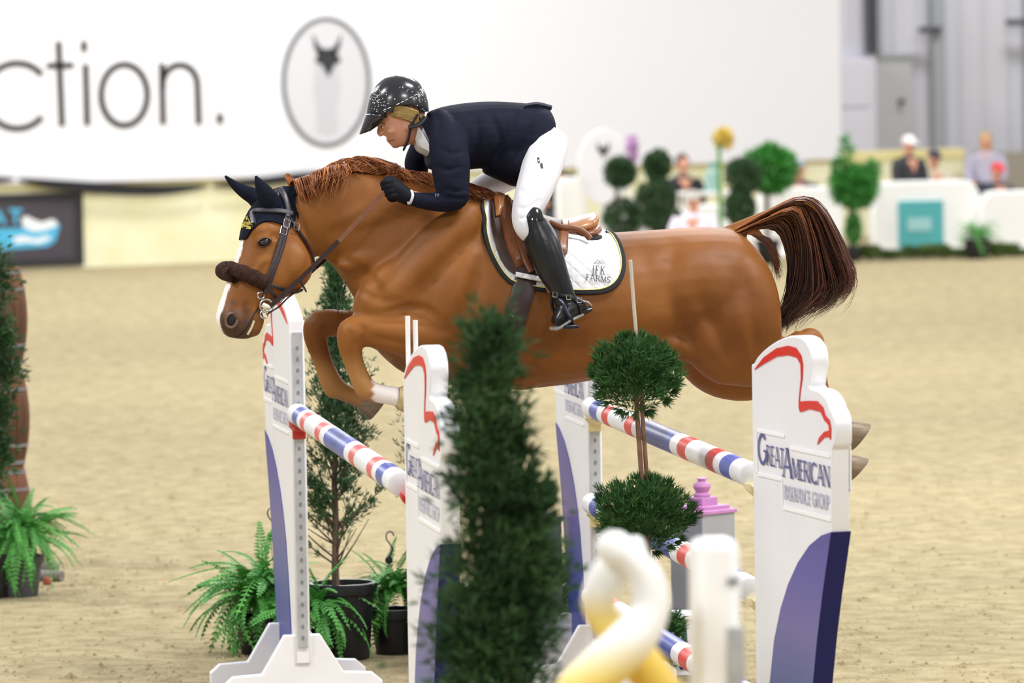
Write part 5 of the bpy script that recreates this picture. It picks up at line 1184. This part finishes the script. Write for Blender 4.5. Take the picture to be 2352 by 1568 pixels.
# ================================================================== SPECTATORS' SIDE
RB = random.Random(4)
M['pants'] = mat('dark_trousers', '2E3036', .8); M['seatm'] = mat('black_seat', '222326', .7)
def bg_person(px, pytop, y, shirt, cap, hair, label, face=0., stand=False, arms=0.):
    top = atY(px, pytop, y); base = Vector((top.x, y, 0)); H = top.z
    root = empty('person', base, label, 'person')
    rot = Matrix.Rotation(face, 3, 'Z')
    L = lambda x, yy, z: base+rot @ Vector((x, yy, 0))+Vector((0, 0, z))
    sh = H-.30; hip = H-.86 if not stand else H*.52
    def lim(mb, pts, r): mb.tube([L(*p) for p in pts], r, 12)
    hx = MB(); hx.ell(L(0, 0, H-.11), (.075, .09, .115)); lim(hx, [(0, .01, H-.2), (0, .02, H-.3)], [.05, .055])
    hx.ell(L(0, -.092, H-.12), (.014, .018, .02)); hx.ell(L(0, -.078, H-.165), (.025, .012, .01)); hx.ell(L(.077, .01, H-.115), (.01, .018, .03)); hx.ell(L(-.077, .01, H-.115), (.01, .018, .03))
    hx.lathe([(.05, 0)]*2, L(0, 0, H-.3)) if False else None
    fy = -.32 if not stand else -.08
    for sg in (-1, 1):
        hx.tube([L(sg*.2, 0, sh-.02), L(sg*.25, -.03, sh-.28), L(sg*.16, -.2-arms*.1, sh-.38+arms*.2)], [.04, .034, .026], 10)
        hx.tube([L(sg*.13, -.24-arms*.1, sh-.36+arms*.2), L(sg*.17, -.19-arms*.1, sh-.38+arms*.2)], [.03, .035], 10)
        hx.tube([L(sg*.1, 0, hip+.05), L(sg*.11, (fy-.1) if not stand else -.02, hip*.97 if not stand else hip*.55), L(sg*.11, fy-.08 if not stand else 0, .05)], [.07, .055, .04], 10)
    hx.tube([L(0, .01, hip), L(0, .02, hip+.25), L(0, .02, sh)], [.12, .12, .13], 12)
    link('body', remesh(hx, .014, 2, .5, M['skin'], 'body', base), root)
    j = MB(); rg = []
    for z_, rx, ry in ((hip-.02, .17, .13), (hip+.15, .17, .125), (hip+.35, .185, .125), (sh-.08, .205, .12), (sh, .17, .10), (sh+.05, .08, .075)):
        rg.append([L(rx*math.cos(a), ry*math.sin(a)+.02, z_) for a in [2*math.pi*k/20 for k in range(20)]])
    j.loft(rg)
    for sg in (-1, 1): j.tube([L(sg*.17, .01, sh-.01), L(sg*.23, -.0, sh-.12), L(sg*.25, -.03, sh-.28), L(sg*.17, -.18-arms*.1, sh-.37+arms*.2)], [.07, .065, .055, .045], 12)
    link('shirt', remesh(j, .014, 3, .5, mat('shirt_'+shirt, shirt, .8), 'shirt', base), root)
    t = MB()
    for sg in (-1, 1): t.tube([L(sg*.09, .02, hip+.04), L(sg*.11, fy-.1 if not stand else -.02, hip*.97 if not stand else hip*.55), L(sg*.11, fy-.07 if not stand else 0, .06)], [.1, .08, .06], 12); t.tube([L(sg*.11, fy-.05 if not stand else .04, .04), L(sg*.11, fy-.25 if not stand else -.14, .03)], [.045, .035], 10)
    link('trousers', remesh(t, .016, 2, .5, M['pants'], 'trousers', base), root)
    c = MB()
    if cap:
        rg = []
        for z_, r_ in ((H-.085, .092), (H-.05, .092), (H-.015, .075), (H+.005, .04), (H+.01, .005)): rg.append([L(r_*.9*math.cos(a), r_*1.05*math.sin(a), z_) for a in [2*math.pi*k/18 for k in range(18)]])
        c.loft(rg); c.loft([[L(.075*math.cos(a)*(1-.1*i), -.06-.05*i-.045*math.sin(a)*i-.02, H-.08-.012*i) for a in [math.pi*k/8 for k in range(9)]]+[L(.075*math.cos(a)*(1-.1*i), -.06-.05*i-.045*math.sin(a)*i-.02, H-.088-.012*i) for a in [math.pi*k/8 for k in range(8, -1, -1)]] for i in (0, 1)])
        c.build('cap', mat('cap_'+cap, cap, .7), root)
    if hair:
        h_ = MB(); h_.ell(L(0, .022, H-.085), (.09, .098, .112)); 
        if stand: h_.tube([L(0, .05, H-.1), L(0, .07, H-.25), L(0, .07, H-.4)], [.08, .085, .05], 12)
        h_.build('hair', mat('hair_'+hair, hair, .7), root)
    return root
bg_person(1568, 356, 45.85, '25262B', None, '4A3A30', 'dark-haired person in a black shirt behind the topiaries', .2)
bg_person(1592, 438, 38.60, 'E9DFF0', 'B9B4AC', None, 'seated person in a pale pink shirt and grey cap by the white table', -.3)
bg_person(1835, 368, 45.85, '2B2C33', '9AA0B0', None, 'person in a dark jacket and grey cap beside the bright green palm', -.5)
bg_person(2087, 312, 45.95, '34353B', 'F2F2F2', None, 'person in a black jacket and white cap behind the teal-sign barrier', .5)
bg_person(2145, 344, 46.5, 'CFC7B2', '2B3048', None, 'person in a beige top and navy cap beside the white cap', .3)
bg_person(2264, 306, 50.60, 'B9B6CC', None, 'C2A468', 'standing blond person in a lilac top by the taupe partition', -.3, True)
bg_person(2290, 374, 45.85, '33384A', 'D8404A', None, 'person in a dark navy jacket and red cap', .4)
bg_person(1276, 346, 45.95, '26272C', None, '3A302A', 'person in black behind the white column next to the rider', 0)

M['pvc'] = mat('white_barrier_plastic', 'F1F1F0', .5); M['teal'] = mat('teal_sign', '4FA9AE', .5); M['tealpale'] = mat('pale_teal_print', '9CCACB', .5)
def barrier(px0, px1, pytop, y, label, th=.3, slope=.18):
    a = atY(px0, 500, y).x; b = atY(px1, 500, y).x; h = atY((px0+px1)/2, pytop, y).z; root = empty('barrier', ((a+b)/2, y, 0), label, 'barrier', 'white ringside barriers')
    r = min(slope, (b-a)*.3)
    P = [(a, 0), (a, h-r*.9), (a+r*.25, h-r*.4), (a+r*.6, h-r*.1), (a+r, h), (b-r, h), (b-r*.6, h-r*.1), (b-r*.25, h-r*.4), (b, h-r*.9), (b, 0)]
    g = MB(); g.prism(P, lambda u, v, w_: Vector((u, y+w_, v)), 0, th); g.build('panel', M['pvc'], root, bevel=.02)
    g = MB(); g.box(((a+b)/2, y+th/2, .03), (b-a-.01, th+.08, .06)); g.build('plinth', M['pvc'], root, bevel=.01)
    return root
bA = barrier(2008, 2250, 416, 43.90, 'white ringside barrier with a teal sign')
x0, x1 = atY(2064, 500, 43.875).x, atY(2166, 500, 43.875).x; z0, z1 = atY(2115, 570, 43.875).z, atY(2115, 461, 43.875).z
sg_ = empty('teal_sign', ((x0+x1)/2, 43.875, max(0, z0)), 'square teal sign with pale print fixed to the white barrier', 'sign'); g = MB(); g.box(((x0+x1)/2, 43.875, (z0+z1)/2), (x1-x0, .04, z1-z0)); g.build('board', M['teal'], sg_, bevel=.005)
g = MB(); p = atY(2112, 515, 43.85); g.box(p, (.3, .01, .16)); g.build('print', M['tealpale'], sg_)
barrier(2256, 2440, 438, 43.70, 'white ringside barrier in front of the person in the red cap')
barrier(1745, 1935, 430, 44.30, 'white ringside barrier behind the raised tail')
barrier(1560, 1742, 470, 44.50, 'low white ringside barrier behind the seated pink shirt')
barrier(1395, 1555, 455, 44.70, 'white ringside barrier behind the double-ball topiary')
barrier(1284, 1348, 408, 44.00, 'narrow white column barrier next to the saddle cantle', .3, .12)
# table with bottle
x0, x1 = atY(1560, 440, 42.1).x, atY(1692, 440, 42.1).x; zt2 = atY(1625, 440, 42.1).z
tb = empty('table', ((x0+x1)/2, 42.1, 0), 'white table between the seated pink shirt and the topiary', 'table'); g = MB(); g.box(((x0+x1)/2, 42.1, zt2-.02), (x1-x0, .5, .04)); g.build('tabletop', M['pvc'], tb, bevel=.008)
for sx in (-1, 1):
    for sy in (-1, 1): g = MB(); g.box(((x0+x1)/2+sx*(x1-x0)*.45, 42.1+sy*.2, (zt2-.04)/2), (.04, .04, zt2-.04)); g.build('leg', M['pvc'], tb)
p = atY(1637, 440, 42.1); g = MB(); g.lathe([(.09, 0), (.095, .02), (.095, .2), (.07, .26), (.045, .28), (.045, .31), (.06, .32), (.06, .36), (.001, .365)], (p.x, 42.1, zt2), 18); tag(g.build('water_jug', mat('teal_grey_jug', '8FB0A8', .4)), 'grey-green water jug standing on the white table', 'jug')
p = atY(1690, 520, 41.70); g = MB(); g.lathe([(.05, 0), (.05, .55), (.035, .75), (.001, .78)], (p.x, 41.70, 0), 14); tag(g.build('marker_post', mat('red_plastic', 'D8503A', .5)), 'small red marker post beside the dark topiary', 'post')
# oval sign
ov = atY(1388, 384, 43.30); root = empty('oval_sign', (ov.x, 43.30, 0), 'white oval sign with a small dark emblem next to the rider', 'sign'); kx = 62/FPX*((ov-CAM).dot(_F)); kz = 88/FPX*((ov-CAM).dot(_F))
g = MB(); g.prism([(math.cos(a)*kx, math.sin(a)*kz) for a in [2*math.pi*k/36 for k in range(36)]], lambda u, v, w_: ov+Vector((u, w_, v)), -.03, .03); g.build('board', M['signwhite'], root, bevel=.008)
g = MB(); e = atY(1386, 345, 43.26); g.prism([(-.07, .11), (-.04, .04), (.04, .04), (.07, .11), (.075, 0), (.04, -.03), (0, -.10), (-.04, -.03), (-.075, 0)], lambda u, v, w_: e+Vector((u, w_, v)), 0, .01); g.build('emblem', M['mask'], root, smooth=False)
g = MB(); g.box((ov.x, 43.34, (ov.z-kz)/2+.05), (.12, .06, ov.z-kz+.1)); g.build('stand', M['pvc'], root, bevel=.01)
# background plants
def bg_ball(mb, px, py, rx, ry, y, n, leaf=.05, wd=.014):
    c = atY(px, py, y); k = (c-CAM).dot(_F)/FPX
    for _ in range(n):
        a = RB.uniform(0, 6.28); z_ = RB.uniform(-1, 1); r_ = (1-z_*z_)**.5; s_ = RB.random()**.35
        d = Vector((r_*math.cos(a), r_*math.sin(a), z_)); tuft(mb, c+Vector((d.x*rx*k*s_, d.y*rx*k*s_, d.z*ry*k*s_)), d+Vector((0, 0, .2)), leaf, 3, wd, .5)
def bg_topiary(px, balls, y, label, m, stem=True, n=900, potr=.14):
    b0 = on_ground(px, y); root = empty('topiary', b0, label, 'topiary tree'); pot(root, potr, .2, M['black'])
    topz = atY(px, balls[0][1], y).z; g = MB(); g.tube([b0+Vector((0, 0, .16)), b0+Vector((0, 0, topz))], .025, 8); g.build('stem', M['bark'], root)
    for bx, by, rx, ry in balls:
        g = MB(); bg_ball(g, bx, by, rx, ry, y, n); foliage(g, 'foliage_ball', m, root)
bg_topiary(1424, [(1424, 396, 36, 36), (1432, 500, 48, 44)], 41.10, 'dark double-ball topiary in front of the white oval sign', M['box'])
bg_topiary(1508, [(1510, 378, 30, 34), (1506, 455, 46, 44), (1520, 505, 50, 30)], 40.70, 'dark narrow-topped topiary beside the seated pink shirt', M['box'])
bg_topiary(1706, [(1708, 402, 42, 42), (1700, 478, 36, 40)], 40.30, 'dark round topiary beside the bright green palm', M['box'])
pl_ = empty('potted_palm', on_ground(1768, 42.30), 'bright green leafy palm behind the dark round topiary', 'palm'); pot(pl_, .15, .3)
g = MB(); g.tube([pl_.location+Vector((0, 0, .2)), Vector((pl_.location.x, 42.30, atY(1768, 400, 42.30).z))], .03, 8); g.build('trunk', M['bark'], pl_)
g = MB(); bg_ball(g, 1768, 388, 56, 50, 42.30, 900, .12, .02); foliage(g, 'foliage', M['palm'], pl_)
pl_ = empty('potted_palm', on_ground(1960, 42.50), 'feathery green palm on a leafy trunk beside the teal-sign barrier', 'palm'); pot(pl_, .12, .18)
g = MB(); g.tube([pl_.location+Vector((0, 0, .15)), Vector((pl_.location.x, 42.50, atY(1960, 420, 42.50).z))], .03, 8); g.build('trunk', M['bark'], pl_)
g = MB(); bg_ball(g, 1962, 428, 48, 44, 42.50, 900, .12, .014); bg_ball(g, 1960, 525, 16, 34, 42.50, 250, .06, .014); bg_ball(g, 1945, 345, 8, 28, 42.50, 40, .12, .012); bg_ball(g, 2005, 385, 12, 16, 42.50, 60, .1, .012); bg_ball(g, 1925, 385, 14, 18, 42.50, 60, .1, .012); foliage(g, 'foliage', M['palm'], pl_)
pf = empty('potted_fern', on_ground(2248, 42.40), 'potted fern between two white barriers', 'fern'); pot(pf, .16, .24); fern(pf, .3, 60, 1.15)
SHR = ['at the foot of the feathery palm pot', 'between the feathery palm and the teal-sign barrier', 'at the palm end of the teal-sign barrier', 'below the palm-side edge of the teal sign', 'below the middle of the teal sign', 'below the fern-side edge of the teal sign', 'between the teal sign and the potted fern', 'against the palm side of the fern pot', 'just past the fern pot, before the red cap barrier', 'second past the fern pot, before the red cap barrier', 'third past the fern pot, before the red cap barrier']
for k in range(11):
    px = 1952+k*40; y = 43.00-(k % 3)*.15; b0 = on_ground(px, y); g = MB()
    for _ in range(500):
        a = RB.uniform(0, 6.28); r_ = RB.random()**.5; tuft(g, b0+Vector((r_*.17*math.cos(a), r_*.12*math.sin(a), .02+RB.random()*(.10+.05*math.sin(k*1.7)))), (math.cos(a), math.sin(a), .8), .05, 3, .012, .5)
    o = g.build('hedge_shrub', mat('low_hedge_green', '4E6A34', .8, '6A7E44', scale=8) if k == 0 else bpy.data.materials['low_hedge_green'], None, smooth=False, recalc=False); tag(o, 'low green shrub '+SHR[k], 'shrub', 'low shrubs along the barriers')
# flowers on poles
fr_ = on_ground(1660, 41.50); root = empty('flower_pole', fr_, 'tall yellow bloom on a green pole behind the rump', 'flower'); zf = atY(1660, 322, 41.50).z
g = MB(); g.tube([fr_, Vector((fr_.x, 41.50, zf))], .025, 8); g.build('stalk', M['palm'], root)
g = MB(); bg_ball(g, 1662, 318, 18, 20, 41.50, 160, .07, .02); foliage(g, 'petals', mat('yellow_petals', 'E6CF6A', .7), root)
fr_ = on_ground(1452, 42.70); root = empty('flower_pole', fr_, 'mauve bloom on a pale pole behind the double-ball topiary', 'flower'); zf = atY(1452, 345, 42.70).z
g = MB(); g.tube([fr_, Vector((fr_.x, 42.70, zf))], .02, 8); g.build('stalk', M['pvc'], root)
g = MB(); bg_ball(g, 1452, 345, 10, 32, 42.70, 160, .06, .02); foliage(g, 'petals', mat('mauve_petals', 'D8B4DC', .7), root)

# loose clods on the sand
g = MB(); rc = random.Random(9)
for k in range(7000):
    px = rc.uniform(-60, 2420); py = 650+920*rc.random()**.6
    p = atZ(px, py); r_ = abs(rc.gauss(0, .007))+.003; a = rc.uniform(0, 6.28)
    v = [p+Vector((r_*math.cos(a+q)*rc.uniform(.7, 1.3), r_*math.sin(a+q)*rc.uniform(.7, 1.3), 0)) for q in (0, 1.57, 3.14, 4.71)]+[p+Vector((0, 0, r_*rc.uniform(.5, 1)))]
    g.add(v, [[0, 1, 4], [1, 2, 4], [2, 3, 4], [3, 0, 4]])
tag(g.build('sand_clods', M['sand'], None, smooth=False, recalc=False, kind='stuff'), 'small loose clods scattered over the beige sand', 'sand')
